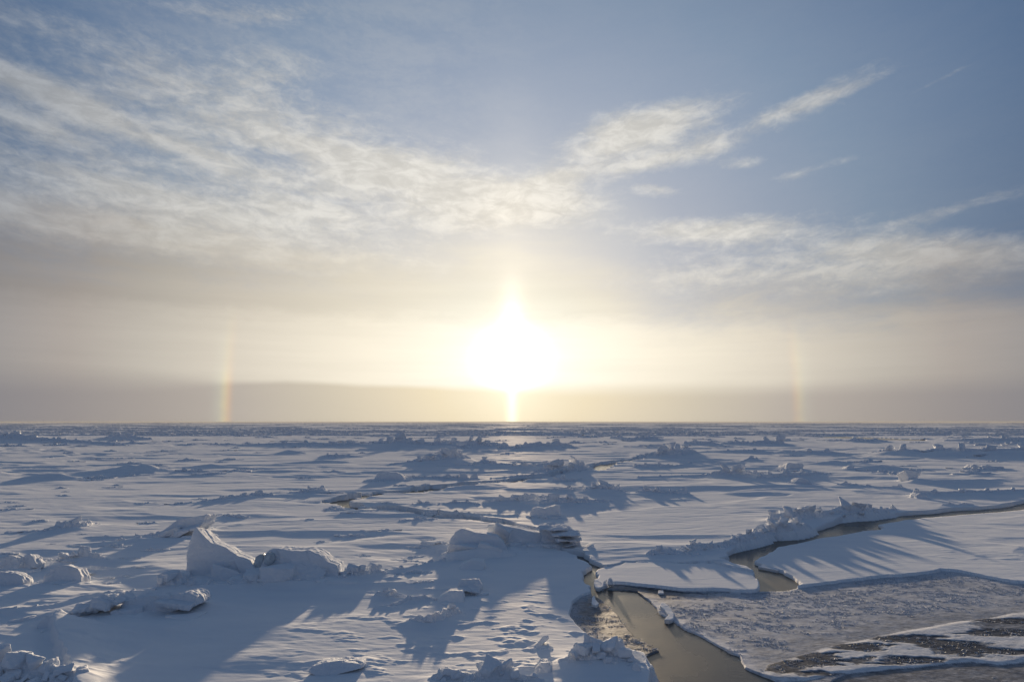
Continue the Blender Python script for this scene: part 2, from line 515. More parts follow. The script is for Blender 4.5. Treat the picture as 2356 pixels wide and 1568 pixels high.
CRACKS = [  # (points, widths in metres)
    (G([(1560, 1042), (1500, 1050), (1437, 1060), (1400, 1066), (1377, 1070)]), 1.9),
    (G([(1400, 1066), (1385, 1070), (1372, 1077), (1360, 1083)]), 3.4),
    (G([(1360, 1083), (1323, 1089), (1250, 1096), (1206, 1101), (1173, 1108), (1109, 1113), (1080, 1116)]), 1.7),
    (G([(1080, 1116), (1010, 1121), (955, 1128), (888, 1132), (830, 1142), (788, 1149), (766, 1154)]), 2.1),
    (G([(780, 1151), (800, 1159), (838, 1171), (915, 1175), (1005, 1188), (1056, 1188), (1116, 1198), (1166, 1208), (1210, 1222)]), 1.1),
    (G([(1210, 1222), (1260, 1250), (1290, 1264), (1323, 1272)]), 0.40),
    (G([(1323, 1272), (1343, 1279), (1362, 1290), (1370, 1300)]), 0.62),
    (G([(1370, 1300), (1352, 1313), (1356, 1326), (1366, 1340), (1372, 1358)]), 0.62),
    (G([(1372, 1300), (1400, 1297), (1440, 1288), (1500, 1287), (1568, 1291), (1620, 1291), (1680, 1292)]), 0.12),
    (G([(1372, 1351), (1400, 1338), (1434, 1336), (1500, 1346), (1568, 1353), (1660, 1353), (1770, 1353)]), 0.20),
]
FAR_LEADS = [G([(1868, 1003.5), (1940, 1003), (2000, 1005), (2060, 1008), (2130, 1010), (2128, 1013), (2050, 1012), (1980, 1009.5), (1900, 1006.5)])]
F_RIGHT = G([(1760, 1303), (1700, 1291), (1720, 1262), (1800, 1240), (1900, 1222), (2000, 1200), (2170, 1180), (2356, 1165), (2620, 1132),
             (2640, 1330), (2500, 1345), (2356, 1333), (2304, 1328), (2237, 1313), (2200, 1306), (2170, 1304), (2120, 1313), (2036, 1319), (1936, 1331),
             (1835, 1341), (1800, 1340)])
F_SMALL = G([(1372, 1304), (1400, 1298), (1440, 1289), (1500, 1288), (1568, 1292), (1640, 1292), (1690, 1303), (1728, 1314), (1739, 1323), (1745, 1333),
             (1752, 1343), (1740, 1350), (1700, 1352), (1640, 1348), (1568, 1349), (1520, 1344), (1434, 1334), (1395, 1335), (1370, 1343), (1358, 1326), (1356, 1315)])
S_FROST = G([(1371, 1357), (1434, 1335), (1500, 1342), (1568, 1350), (1700, 1352), (1790, 1352), (1835, 1341), (1936, 1331), (2036, 1319), (2120, 1313), (2170, 1304), (2237, 1313), (2356, 1333),
             (2500, 1345), (2650, 1330), (2650, 1400), (2356, 1470), (2163, 1490), (1980, 1540), (1880, 1580), (1800, 1620), (1650, 1600), (1600, 1530), (1560, 1480), (1510, 1440), (1465, 1405), (1420, 1372), (1385, 1362)], Z_T)
S_SNOWY = G([(1750, 1556), (1765, 1530), (1810, 1518), (1900, 1490), (1980, 1472), (2060, 1455), (2110, 1445), (2200, 1430), (2356, 1408), (2500, 1385), (2700, 1350),
             (2750, 1460), (2500, 1500), (2356, 1522), (2310, 1528), (2230, 1522), (2150, 1528), (2060, 1538), (1950, 1550), (1860, 1562), (1800, 1566)], Z_T)
S_GREY = G([(1362, 1362), (1340, 1371), (1318, 1388), (1310, 1410), (1322, 1440), (1345, 1462), (1372, 1482), (1410, 1492), (1440, 1498), (1480, 1508), (1492, 1520),
            (1560, 1530), (1570, 1490), (1520, 1450), (1480, 1420), (1440, 1390), (1400, 1364), (1376, 1357)], Z_T)
S_FRONT = G([(1700, 1590), (1800, 1560), (1880, 1520), (1980, 1500), (2080, 1480), (2200, 1470), (2356, 1460), (2700, 1420), (2800, 1700), (2200, 1900), (1700, 1800)], Z_T)

# hummock footprints shape the drifts round them: (points, height, half width), filled below
DRIFTS = []


def base_ground(x, y):
    r = np.hypot(x, y)
    far = 1 - sstep(r, 90, 320)
    vfar = 1 - sstep(r, 500, 1500)
    # foreground left and the new floe round the middle are flatter
    fl = 1 - 0.72 * np.exp(-(((x + 8) / 9) ** 2 + ((y - 22) / 9) ** 2)) - 0.75 * np.exp(-(((x - 2) / 6.0) ** 2 + ((y - 27) / 9) ** 2))
    fl = np.clip(fl, 0.12, 1)
    w1 = fbm(x / 22 + 3, y / 15, 2, 21)
    xs = x + 1.6 * w1 + 0.15 * y
    ys = y + 2.2 * w1 - 0.06 * x
    n = fbm(xs / 12.0, ys / 6.0, 3, 1, 0.42)
    dune = np.abs(n) * -0.35 + 0.12 + 0.24 * n                        # soft crests
    m = 0.42 + 1.0 * sstep(fbm(x / 40, y / 26, 2, 9), -0.25, 0.45)
    z = 1.3 * dune * m * fl * vfar
    z = z + 0.10 * fbm(x / 34, y / 17, 2, 31) * fl
    n2 = fbm(xs / 2.6, ys / 1.15, 3, 41, 0.5)
    z = z + (0.034 * n2 - 0.022 * np.abs(n2)) * (0.30 + 0.65 * m) * far * np.clip(fl, 0.07, 1)
    n3 = fbm(xs / 0.9, ys / 0.36, 2, 51, 0.5)
    z = z + 0.009 * n3 * (1 - sstep(r, 45, 110))
    return z


def drift_h(x, y):
    out = np.zeros_like(x)
    for pts, h, w, fwd in DRIFTS:
        sel = near(x, y, pts, 2.6 * w)
        if not sel.any():
            continue
        xx, yy = x[sel], y[sel]
        best = np.zeros(xx.shape)
        for (A, B, hA, hB) in zip(pts[:-1], pts[1:], h[:-1], h[1:]):
            d, t = seg_dist(xx, yy, A, B)
            best = np.maximum(best, (hA + (hB - hA) * t) * np.exp(-(d / w) ** 2))
        out[sel] = np.maximum(out[sel], best)
    return out


def rough_patch(x, y):
    """broken crust in the middle foreground and on the young floe at the right"""
    z = np.zeros_like(x)
    for (px, py, rx, ry, amp) in [(960, 1400, 4.2, 5.0, 0.11), (1240, 1500, 3.6, 3.0, 0.07), (1330, 1440, 1.8, 3.2, 0.06), (1420, 1500, 2.0, 2.0, 0.08),
                                  (2230, 1275, 5.0, 1.8, 0.09), (60, 1545, 3.0, 2.4, 0.12), (200, 1400, 4.0, 2.5, 0.10), (820, 1320, 2.2, 2.0, 0.10),
                                  (760, 1545, 2.4, 1.2, 0.07), (1070, 1540, 2.5, 1.6, 0.08), (1250, 1385, 1.5, 4.0, 0.03)]:
        X, Y = gp(px, py)
        sel = (np.abs(x - X) < 2.5 * rx) & (np.abs(y - Y) < 2.5 * ry)
        if sel.any():
            xx, yy = x[sel], y[sel]
            w = np.exp(-((xx - X) / rx) ** 2 - ((yy - Y) / ry) ** 2)
            r1 = fbm(xx / 1.5, yy / 0.75, 4, 61, 0.5)
            r2 = fbm(xx / 0.35 + 9, yy / 0.22, 2, 71, 0.5)
            z[sel] += 0.60 * amp * w * (2.0 * np.maximum(r1 - 0.10, 0.0) + 0.12 * r2 * sstep(r1, 0.0, 0.25))
    return z


STEP_EDGE = G([(112, 1440), (117, 1460), (122, 1487), (140, 1512), (150, 1540), (158, 1570), (170, 1620)])
STEP_AREA = G([(112, 1440), (117, 1460), (122, 1487), (140, 1512), (150, 1540), (158, 1570), (170, 1620), (420, 1620), (420, 1500), (330, 1462), (250, 1445), (188, 1440), (140, 1432)])


def floe_step(x, y):
    """the broken edge of the thick floe, lower left"""
    z = np.zeros_like(x)
    s = near(x, y, STEP_AREA, 2)
    if s.any():
        xx, yy = x[s], y[s]
        jx = xx + .10 * fbm(xx / .5, yy / .5, 3, 221)
        jy = yy + .10 * fbm(xx / .5, yy / .5, 3, 231)
        sd = poly_sd(jx, jy, STEP_AREA)
        d = np.full(xx.shape, 1e9)
        for A, B in zip(STEP_EDGE[:-1], STEP_EDGE[1:]):
            d = np.minimum(d, seg_dist(jx, jy, A, B)[0])
        z[s] = 0.34 * sstep(sd, -0.03, 0.10) * np.exp(-(d / 1.3) ** 2) - 0.10 * np.exp(-((sd + .25) / .25) ** 2) * np.exp(-(d / .8) ** 2)
    return z



def height(x, y, want_cover=False):
    """height of the frozen surface, plus which floe it belongs to and its snow cover"""
    z = base_ground(x, y) + rough_patch(x, y) + floe_step(x, y)
    z = np.where(z < -0.04, np.maximum(-0.04 + (z + 0.04) * 0.35, -0.14), z)     # hollows stay above the sea
    cover = np.ones_like(x)
    zone = np.zeros(x.shape, np.int8)
    nx = 0.24 * fbm(x / 1.7, y / 1.7, 3, 81, 0.45)
    ny = 0.24 * fbm(x / 1.7, y / 1.7, 3, 91, 0.45)
    jx, jy = x + nx, y + ny
    floe = np.full(x.shape, -1e9)
    for k, P in ((1, F_RIGHT), (2, F_SMALL)):
        s = near(x, y, P, 3)
        if s.any():
            sd = poly_sd(jx[s], jy[s], P)
            zz = z[s]
            inn = sstep(sd, 0.0, 0.10)
            flat = 0.5 * zz - 0.10 - (0.015 if k == 2 else 0.0)
            z[s] = np.where(sd > -0.03, flat, zz)
            f = floe[s]
            floe[s] = np.maximum(f, sd)
            zo = zone[s]
            zo[sd > -0.02] = k
            zone[s] = zo
    # thin ice sheets: flat and low, where no thick floe lies
    for k, P in ((6, S_FRONT), (5, S_GREY), (3, S_FROST), (4, S_SNOWY)):
        s = near(x, y, P, 3)
        if not s.any():
            continue
        jj = 0.5
        sd = poly_sd(x[s] + jj * nx[s], y[s] + jj * ny[s], P)
        take = (sd > 0) & (floe[s] < 0.02)
        xx, yy = x[s], y[s]
        und = 0.012 * fbm(xx / 1.2, yy / 0.8, 3, 101)
        if k == 3:
            c = 0.74 + 0.10 * fbm(xx / 2.5, yy / 2.5, 3, 111) + 0.08 * fbm(xx / 0.5, yy / 0.3, 2, 121)
            # grey refrozen strip along the snowy sheet, dark skin by the pool
            d2 = -poly_sd(xx, yy, S_SNOWY)
            c = c - 0.16 * np.exp(-(np.maximum(d2 - 0.0, 0) / 1.3) ** 2)
            X, Y = gp(1490, 1358, Z_T)
            c = c - 0.50 * np.exp(-((xx - X) / 2.2) ** 2 - ((yy - Y) / 1.6) ** 2)
            lip = np.exp(-(sd / 0.28) ** 2)
            ed = poly_sd(xx, yy, POOL)
            c = np.where((ed > -0.8) & (xx > gp(1500, 1400, Z_T)[0]), c + 0.20 * np.exp(-((ed + 0.1) / 0.30) ** 2), c)
            zt = Z_T + und
        elif k == 4:
            q = fbm(xx / 1.9 + 2.2, yy / 1.05, 3, 131, 0.55)
            c = 0.92 + 0.10 * q
            for (px, py, ra, rb, v) in [(1860, 1535, 1.6, .8, -1), (1920, 1512, 1.6, .55, -1), (2000, 1489, 1.5, .45, -1), (2120, 1470, 2.0, .5, -1), (2200, 1490, 1.6, .9, -1),
                                        (2290, 1455, 1.7, .5, -1), (2330, 1428, 1.6, .4, -1), (2060, 1520, 1.9, .45, -1), (2330, 1500, 2, .3, -1), (2360, 1440, 2, .8, -.6),
                                        (1980, 1513, .9, .5, 1.2), (2090, 1495, .9, .45, 1.2), (2010, 1540, 2.2, .35, 1.2), (2240, 1530, 2.2, .3, 1), (2230, 1470, 1.2, .25, 1.0), (2180, 1450, 1.2, .3, .8)]:
                X, Y = gp(px, py, Z_T)
                e = np.exp(-((xx - X) / ra) ** 2 - ((yy - Y) / rb) ** 2)
                c = c + 0.8 * v * sstep(e + 0.30 * fbm(xx / 0.6, yy / 0.35, 4, 141, .6), 0.34, 0.62)
            c = np.clip(c, 0.08, 0.95)
            zt = Z_T + 0.005 + und + 0.025 * c * sstep(sd, 0, .25)
        elif k == 5:
            c = 0.30 + 0.10 * fbm(xx / 0.8, yy / 0.8, 3, 151) + 0.30 * np.exp(-(sd / 0.5) ** 2) * (xx < gp(1400, 1430)[0])
            zt = Z_T + und - 0.005
        else:
            c = 0.40 + 0.16 * fbm(xx / 1.5, yy / 0.8, 3, 161)
            zt = Z_T - 0.02 + und
        zz = z[s]
        low = (sd <= 0) & (floe[s] < -0.05) & (zone[s] == 0)
        zz[low] -= (0.11 * np.exp(-(sd / 1.1) ** 2))[low]
        zz[take] = np.broadcast_to(zt, xx.shape)[take]
        z[s] = zz
        cc = cover[s]
        cc[take] = np.clip(c, 0, 1)[take]
        cover[s] = cc
        zo = zone[s]
        zo[take] = k
        zone[s] = zo
    # ridges pile drift against themselves, but not on the thin ice
    z = z + np.where(zone >= 3, 0, drift_h(x, y))
    # open water
    for P in (LEAD, POOL) + tuple(FAR_LEADS):
        s = near(x, y, P, 3)
        if s.any():
            jj = 0.45 if P is POOL else 0.8
            sd = poly_sd(x[s] + jj * nx[s], y[s] + jj * ny[s], P)
            if P is LEAD:
                sd = sd + 0.22
            w = sstep(sd, -0.02, 0.14)
            z[s] = z[s] * (1 - w) + (Z_W - 0.35) * w
    for P, wd in CRACKS[:5]:          # the far side stands a little proud
        s = near(x, y, P, 5)
        if s.any():
            d = np.full(s.sum(), 1e9)
            fs = np.zeros(s.sum())
            for A, B in zip(P[:-1], P[1:]):
                dd, tt = seg_dist(x[s], y[s], A, B)
                up = y[s] - (A[1] + tt * (B[1] - A[1]))
                fs = np.where(dd < d, up, fs)
                d = np.minimum(d, dd)
            z[s] += 0.30 * (0.55 + .6 * fbm(x[s] / 4, y[s] / 4, 2, 241)) * (fs > 0) * np.exp(-(d / 2.2) ** 2)
    for P, wd in CRACKS:
        s = near(x, y, P, 3)
        if s.any():
            d = np.full(s.sum(), 1e9)
            for A, B in zip(P[:-1], P[1:]):
                d = np.minimum(d, seg_dist(x[s] + 1.6 * nx[s], y[s] + 1.6 * ny[s], A, B)[0])
            ww = wd * 0.5 * (1 + 0.9 * fbm(x[s] / 1.4, y[s] / 1.4, 2, 171))
            w = sstep(ww - d, -0.03, 0.13)
            z[s] = z[s] * (1 - w) + (Z_W - 0.35) * w
    if want_cover:
        return z, zone, cover
    return z


# ------------------------------------------------------------------ object helpers


def tag(o, label=None, cat=None, group=None, kind=None):
    if label:
        o['label'] = label
    if cat:
        o['category'] = cat
    if group:
        o['group'] = group
    if kind:
        o['kind'] = kind
    return o


def mesh_from(name, V, F, mat, smooth=True):
    me = bpy.data.meshes.new(name)
    V = np.asarray(V, np.float32)
    F = np.asarray(F, np.int32)
    k = F.shape[1]
    me.vertices.add(len(V))
    me.vertices.foreach_set('co', V.ravel())
    me.loops.add(F.size)
    me.loops.foreach_set('vertex_index', F.ravel())
    me.polygons.add(len(F))
    me.polygons.foreach_set('loop_start', np.arange(0, F.size, k, dtype=np.int32))
    me.polygons.foreach_set('use_smooth', np.full(len(F), smooth))
    me.update(calc_edges=True)
    me.materials.append(mat)
    return me


def link(name, me, parent=None, loc=(0, 0, 0)):
    o = bpy.data.objects.new(name, me)
    COL.objects.link(o)
    o.location = loc
    if parent is not None:
        o.parent = parent
    return o


# convex chunk prototypes
def _hull(pts):
    bm = bmesh.new()
    vs = [bm.verts.new(p) for p in pts]
    bmesh.ops.convex_hull(bm, input=vs)
    bmesh.ops.delete(bm, geom=[v for v in bm.verts if not v.link_faces], context='VERTS')
    bmesh.ops.triangulate(bm, faces=bm.faces[:])
    bm.verts.index_update()
    V = np.array([v.co[:] for v in bm.verts])
    F = np.array([[v.index for v in f.verts] for f in bm.faces])
    bm.free()
    return V, F


CHUNKS = []
for i in range(24):
    pts = []
    for sx in (-1, 1):
        for sy in (-1, 1):
            for sz in (-1, 1):
                if random.random() < 0.14:
                    continue
                pts.append(Vector((sx * random.uniform(.62, 1.05), sy * random.uniform(.62, 1.05), sz * random.uniform(.62, 1.05))))
                if random.random() < .45:
                    pts.append(Vector((sx * random.uniform(.3, .8), sy * random.uniform(.8, 1.1), sz * random.uniform(.4, 1.0))))
    if len(pts) < 6:
        continue
    CHUNKS.append(_hull(pts))


class Soup:
    """gathers closed hulls to be fused into one mass"""

    def __init__(self):
        self.V, self.F, self.n = [], [], 0

    def add(self, V, F):
        self.V.append(np.asarray(V, float))
        self.F.append(np.asarray(F) + self.n)
        self.n += len(V)

    def chunk(self, c, size, rot, i=None):
        V, F = CHUNKS[(random.randrange(len(CHUNKS)) if i is None else i) % len(CHUNKS)]
        R = np.array(Matrix.Rotation(rot[2], 3, 'Z') @ Matrix.Rotation(rot[1], 3, 'Y') @ Matrix.Rotation(rot[0], 3, 'X'))
        self.add((V * (np.asarray(size) * 0.5)) @ R.T + np.asarray(c), F)

    def prism(self, front, depth, lean=(0, 0), shrink=0.85, drop=0.0):
        """outline in the x-z plane given real depth"""
        P = np.array(front, float)
        n = len(P)
        c = P.mean(0)
        B = c + (P - c) * shrink
        zmin = P[:, 1].min()
        rel = (P[:, 1] - zmin) / max(1e-6, P[:, 1].max() - zmin)
        A3 = np.stack([P[:, 0] + lean[0] * rel, lean[1] * rel, P[:, 1]], 1)
        B3 = np.stack([B[:, 0] + lean[0] * rel, depth + lean[1] * rel, B[:, 1] - drop], 1)
        bm = bmesh.new()
        va = [bm.verts.new(v) for v in A3]
        vb = [bm.verts.new(v) for v in B3]
        bm.faces.new(va)
        bm.faces.new(vb[::-1])
        for i in range(n):
            j = (i + 1) % n
            bm.faces.new([va[j], va[i], vb[i], vb[j]])
        bmesh.ops.recalc_face_normals(bm, faces=bm.faces[:])
        bmesh.ops.triangulate(bm, faces=bm.faces[:])
        bm.verts.index_update()
        V = np.array([v.co[:] for v in bm.verts])
        F = np.array([[v.index for v in f.verts] for f in bm.faces])
        bm.free()
        return V, F

    def fuse(self, name, voxel, smooth, amp, scale, mat, base=(0, 0, 0)):
        V = np.concatenate(self.V) - np.asarray(base)
        F = np.concatenate(self.F)
        tmp = mesh_from('tmp', V, F, mat)
        o = bpy.data.objects.new('tmp', tmp)
        COL.objects.link(o)
        md = o.modifiers.new('r', 'REMESH')
        md.mode = 'VOXEL'
        md.voxel_size = voxel
        md.use_smooth_shade = True
        if smooth:
            ms = o.modifiers.new('s', 'SMOOTH')
            ms.factor = 0.5
            ms.iterations = smooth
        bpy.context.view_layer.update()
        dg = bpy.context.evaluated_depsgraph_get()
        me = bpy.data.meshes.new_from_object(o.evaluated_get(dg))
        bpy.data.objects.remove(o)
        bpy.data.meshes.remove(tmp)
        me.name = name
        n = len(me.vertices)
        if n and amp:
            co = np.empty(n * 3, np.float32)
            me.vertices.foreach_get('co', co)
            co = co.reshape(-1, 3).astype(float)
            nr = np.empty(n * 3, np.float32)
            me.vertex_normals.foreach_get('vector', nr)
            nr = nr.reshape(-1, 3)
            Q = co + np.asarray(base)
            d = pn3(Q / scale, 1) + 0.7 * (0.25 - np.abs(pn3(Q / (scale * .5), 2))) * 1.6 + 0.40 * pn3(Q / (scale * .2), 3) + 0.22 * pn3(Q / (scale * .09), 5)
            # wind scour: layered bedding in the ice
            d += 0.25 * pn3(Q * np.array([0.35, 0.35, 2.2]) / (scale * .5), 4)
            if mat is not M_SNOW:
                cell, edge = vor3(Q / (scale * 1.15) + .25 * np.stack([pn3(Q / scale, 7), pn3(Q / scale, 8), pn3(Q / scale, 9)], 1))
                d += 1.0 * (cell - .5) - 0.30 * np.exp(-(edge / .05) ** 2)
            co += nr * (amp * d)[:, None]
            me.vertices.foreach_set('co', co.ravel().astype(np.float32))
        me.polygons.foreach_set('use_smooth', np.ones(len(me.polygons), bool))
        me.materials.clear()
        me.materials.append(mat)
        me.update()
        return me


def px_at(D):
    return D / 682.0


# ------------------------------------------------------------------ hummocks and ridges (built after the ground is known)
RIDGES = []     # name, label, cat, group, pts[(x, y_base, y_top)], depth factor, roughness, blocks


def ridge(name, label, cat, pts, depth=1.1, rough=1.0, blocks=0, group=None, drift=0.45, big=0.5, wide=1.5):
    P, H = [], []
    for (x, yb, yt) in pts:
        X, Y = gp(x, yb)
        P.append((X, Y))
        H.append(max(0.03, rise(x, yt, Y)))
    RIDGES.append(dict(name=name, label=label, cat=cat, group=group, P=P, H=H, depth=depth, rough=rough, blocks=blocks, big=big))
    hm = max(H)
    if drift:
        Pd = [(a, b + 0.45 * hm * depth) for a, b in P]
        k_ = drift if rough <= .3 else drift * .6
        DRIFTS.append((Pd, [h * k_ for h in H], max(0.25, (wide if rough <= .3 else 1.0) * hm * depth), 0))



R = ridge
# --- far band, left to right
R('ice_ridge', 'long low blue ridge along the left edge just under the horizon', 'ice ridge', [(-120, 1012, 998), (-40, 1014, 994), (20, 1016, 990), (60, 1018, 1002), (120, 1018, 1006), (190, 1021, 1012), (255, 1025, 1018)], 1.3, .8, 2)
R('ice_ridge', 'peaked ridge with a flat tabular block at its right end, far left', 'ice ridge', [(238, 1008, 1003), (262, 1009, 993), (290, 1011, 996), (318, 1012, 1004), (336, 1012, 1005)], 1.2, 1, 2)
R('ice_ridge', 'thin dark ridge line crossing the left middle distance', 'ice ridge', [(255, 1024, 1020), (300, 1023, 1013), (350, 1022, 1018), (420, 1021, 1019), (480, 1021, 1018)], 1.2, .8, 0)
R('ice_ridge', 'even dark ridge left of the highest far peak', 'ice ridge', [(490, 1026, 1023), (560, 1026, 1019), (650, 1026, 1014), (700, 1026, 1013), (760, 1027, 1015), (800, 1027, 1013), (850, 1028, 1020)], 1.2, .8, 1)
R('ice_ridge', 'highest far ridge with a pointed peak left of the sun glare', 'ice ridge', [(842, 1028, 1020), (872, 1028, 1010), (895, 1029, 1005), (916, 1030, 996.5), (935, 1030, 1006), (965, 1030, 1010), (1005, 1030, 1014), (1035, 1030, 1016)], 1.2, .8, 2, drift=.6)
R('ice_ridge', 'rounded boulders and cone mound right of the pointed far peak', 'ice ridge', [(1004, 1024, 1008), (1022, 1024, 1010), (1043, 1025, 1007), (1058, 1026, 1015), (1082, 1030, 1006), (1100, 1031, 1008), (1120, 1031, 1013), (1160, 1031, 1017)], 1.1, 1, 4)
R('ice_ridge', 'low jumbled ridge straight under the sun', 'ice ridge', [(1150, 1036, 1026), (1190, 1036, 1021), (1240, 1033, 1012), (1262, 1032, 1018), (1280, 1030, 1010), (1310, 1028, 1020)], 1.2, 1.1, 3)
R('ice_hummock', 'small twin topped hummock right of the sun glare', 'ice hummock', [(1296, 1031, 1026), (1318, 1031, 1024), (1338, 1030, 1029)], 1, .8, 0)
R('ice_ridge', 'broad ridge with boulders on the smooth snow plain, right of the sun', 'ice ridge', [(1410, 1010, 1003), (1425, 1011, 1000), (1450, 1013, 1005), (1480, 1013, 1000), (1495, 1013, 999), (1520, 1014, 1008), (1550, 1012, 1009)], 1.2, 1, 4)
R('ice_ridge', 'two low dark humps on the horizon right of the sun', 'ice ridge', [(1240, 1001, 995), (1275, 1001, 992), (1310, 1002, 990), (1330, 1001, 996), (1400, 998, 994)], 1.2, 1, 2)
R('ice_ridge', 'long flat topped wall of dark hummocks, far right of centre', 'ice ridge', [(1580, 1023, 1014), (1600, 1023, 1011), (1640, 1024, 1012), (1662, 1024, 1020)], 1.2, .7, 1)
R('ice_ridge', 'ridge ending in an upright fin beside far open water', 'ice ridge', [(1672, 1023, 1017), (1700, 1023, 1011), (1740, 1024, 1013), (1770, 1024, 1006), (1790, 1024, 1014), (1803, 1024, 1004), (1808, 1024, 1020)], 1.1, .9, 2)
R('ice_ridge', 'pale jagged hummocks in front of the far dark water', 'ice ridge', [(1958, 1017, 1013), (1972, 1017, 1002), (1990, 1017, 1008), (2020, 1017, 1006), (2045, 1017, 1012)], 1.1, 1.1, 3)
R('ice_ridge', 'dark humped ridge at the far right edge above the long wall', 'ice ridge', [(2190, 1016, 1010), (2230, 1017, 1006), (2290, 1018, 1001), (2320, 1018, 1003), (2380, 1018, 1000), (2450, 1018, 1006)], 1.2, .9, 2)
R('ice_ridge', 'continuous smooth snow wall right of centre, left half', 'ice ridge', [(1630, 1040, 1036), (1680, 1041, 1033), (1740, 1042, 1030), (1780, 1043, 1038), (1830, 1044, 1035), (1868, 1046, 1032), (1910, 1046, 1032), (1950, 1046, 1041), (2000, 1046, 1042)], 1.3, .5, 0, drift=.8)
R('ice_ridge', 'twin peaked dark snow wall running off the right edge', 'ice ridge', [(2010, 1045, 1042), (2040, 1047, 1034), (2062, 1048, 1025), (2080, 1048, 1034), (2098, 1049, 1024), (2130, 1050, 1035), (2180, 1050, 1022), (2230, 1051, 1023), (2300, 1052, 1024), (2380, 1052, 1022), (2480, 1052, 1026)], 1.3, .6, 1, drift=.8)
# --- middle distance, left
R('snow_mound', 'smooth broad snow dune at the left edge of the middle plain', 'snow mound', [(20, 1107, 1105), (60, 1105, 1095), (95, 1103, 1088), (130, 1102, 1088), (160, 1102, 1096), (185, 1103, 1101)], 1.2, .12, 0, drift=.9)
R('snow_mound', 'long snow dune with two small crests, left middle plain', 'snow mound', [(215, 1089, 1085), (260, 1088, 1078), (292, 1087, 1070), (310, 1087, 1074), (328, 1087, 1068), (360, 1086, 1077), (410, 1086, 1083)], 1.2, .2, 0, drift=.9)
R('snow_mound', 'flat narrow dune right of the two crested one', 'snow mound', [(415, 1078, 1076), (450, 1077, 1072), (482, 1077, 1067), (510, 1077, 1071), (560, 1077, 1075)], 1.2, .15, 0, drift=.9)
R('snow_mound', 'small dark hump alone on the bright left plain', 'snow mound', [(636, 1045, 1042), (660, 1044, 1034), (680, 1044, 1037), (698, 1044, 1042)], 1.2, .3, 0, drift=.7)
R('ice_hummock', 'ragged low hummocks left of centre below the far ridges', 'ice hummock', [(735, 1052, 1048), (752, 1053, 1041), (770, 1053, 1043), (800, 1052, 1044), (830, 1052, 1050)], 1.1, .9, 1)
R('snow_mound', 'low flat dune in front of the ragged hummocks', 'snow mound', [(640, 1068, 1066), (700, 1066, 1061), (745, 1064, 1057), (790, 1063, 1060)], 1.2, .2, 0, drift=.9)
R('snow_mound', 'slim dark drift ledge left of the central hummock', 'snow mound', [(828, 1036, 1031), (850, 1036, 1032), (900, 1036, 1033), (950, 1036, 1034)], 1.3, .3, 0)
R('ice_hummock', 'large central heap with a square top and ragged left slope', 'ice hummock', [(905, 1072, 1066), (935, 1072, 1060), (960, 1072, 1050), (985, 1071, 1041), (1005, 1069, 1040), (1022, 1068, 1034), (1036, 1067, 1030), (1050, 1065, 1037), (1068, 1062, 1049)], 1.2, .9, 5, drift=.6)
R('ice_hummock', 'low rubble tongue in front of the large central heap', 'ice hummock', [(1005, 1078, 1070), (1050, 1078, 1066), (1090, 1077, 1063), (1114, 1073, 1051), (1135, 1076, 1060), (1185, 1078, 1064)], 1.2, .6, 2, drift=.6)
R('ice_hummock', 'row of small cones on bright snow right of the large heap', 'ice hummock', [(1070, 1038, 1033), (1097, 1037, 1030), (1125, 1039, 1034), (1150, 1039, 1035), (1180, 1037, 1029), (1205, 1037, 1033)], 1.1, .8, 1)
R('ice_ridge', 'two rounded snow domes joined to the block heap beside the dark crack', 'ice ridge', [(1186, 1078, 1068), (1205, 1079, 1061), (1228, 1078, 1064), (1255, 1076, 1061), (1275, 1077, 1067)], 1.1, .4, 0, drift=.5)
R('ice_ridge', 'tall block heap standing at the left end of the dark crack', 'ice ridge', [(1243, 1090, 1080), (1262, 1090, 1066), (1274, 1090, 1056), (1292, 1090, 1058), (1312, 1090, 1064), (1325, 1088, 1057), (1338, 1087, 1065), (1356, 1085, 1072)], 1.0, 1, 5, drift=.35)
R('ice_ridge', 'snow laden heap overhanging the right end of the dark crack', 'ice ridge', [(1480, 1053, 1045), (1505, 1054, 1038), (1530, 1055, 1027), (1550, 1054, 1020), (1565, 1053, 1026), (1582, 1050, 1022), (1600, 1046, 1034)], 1.0, 1, 4, drift=.35)
R('ice_hummock', 'low crumbled heap below the overhanging one', 'ice hummock', [(1465, 1076, 1066), (1490, 1077, 1063), (1520, 1076, 1064), (1560, 1074, 1068), (1590, 1070, 1062)], 1.1, .9, 3)
R('ice_ridge', 'line of small blocks trailing behind the slanted block in the centre', 'ice ridge', [(925, 1101, 1090), (950, 1102, 1092), (978, 1102, 1094), (1000, 1102, 1093), (1030, 1102, 1090), (1052, 1102, 1092), (1078, 1102, 1098)], .9, 1.1, 3, drift=.4)
R('ice_ridge', 'rubble strewn bank along the upper crack in the centre', 'ice ridge', [(1130, 1104, 1098), (1160, 1103, 1094), (1190, 1100, 1091), (1225, 1099, 1087), (1260, 1096, 1084)], .9, 1.2, 4, drift=.3)
R('ice_hummock', 'cone of lumpy snow right of the central blocks', 'ice hummock', [(1352, 1135, 1124), (1370, 1135, 1112), (1388, 1135, 1107), (1405, 1136, 1108), (1422, 1135, 1117), (1436, 1134, 1127)], 1.0, .7, 3, drift=.5)
R('ice_hummock', 'flat rounded mound just left of the lumpy cone', 'ice hummock', [(1275, 1130, 1122), (1310, 1130, 1116), (1345, 1129, 1118)], 1.1, .4, 1, drift=.6)
R('ice_hummock', 'small lumpy pair right of the lumpy cone', 'ice hummock', [(1472, 1137, 1129), (1490, 1138, 1118), (1515, 1138, 1122), (1545, 1138, 1126), (1578, 1136, 1121)], 1.0, .8, 2, drift=.5)
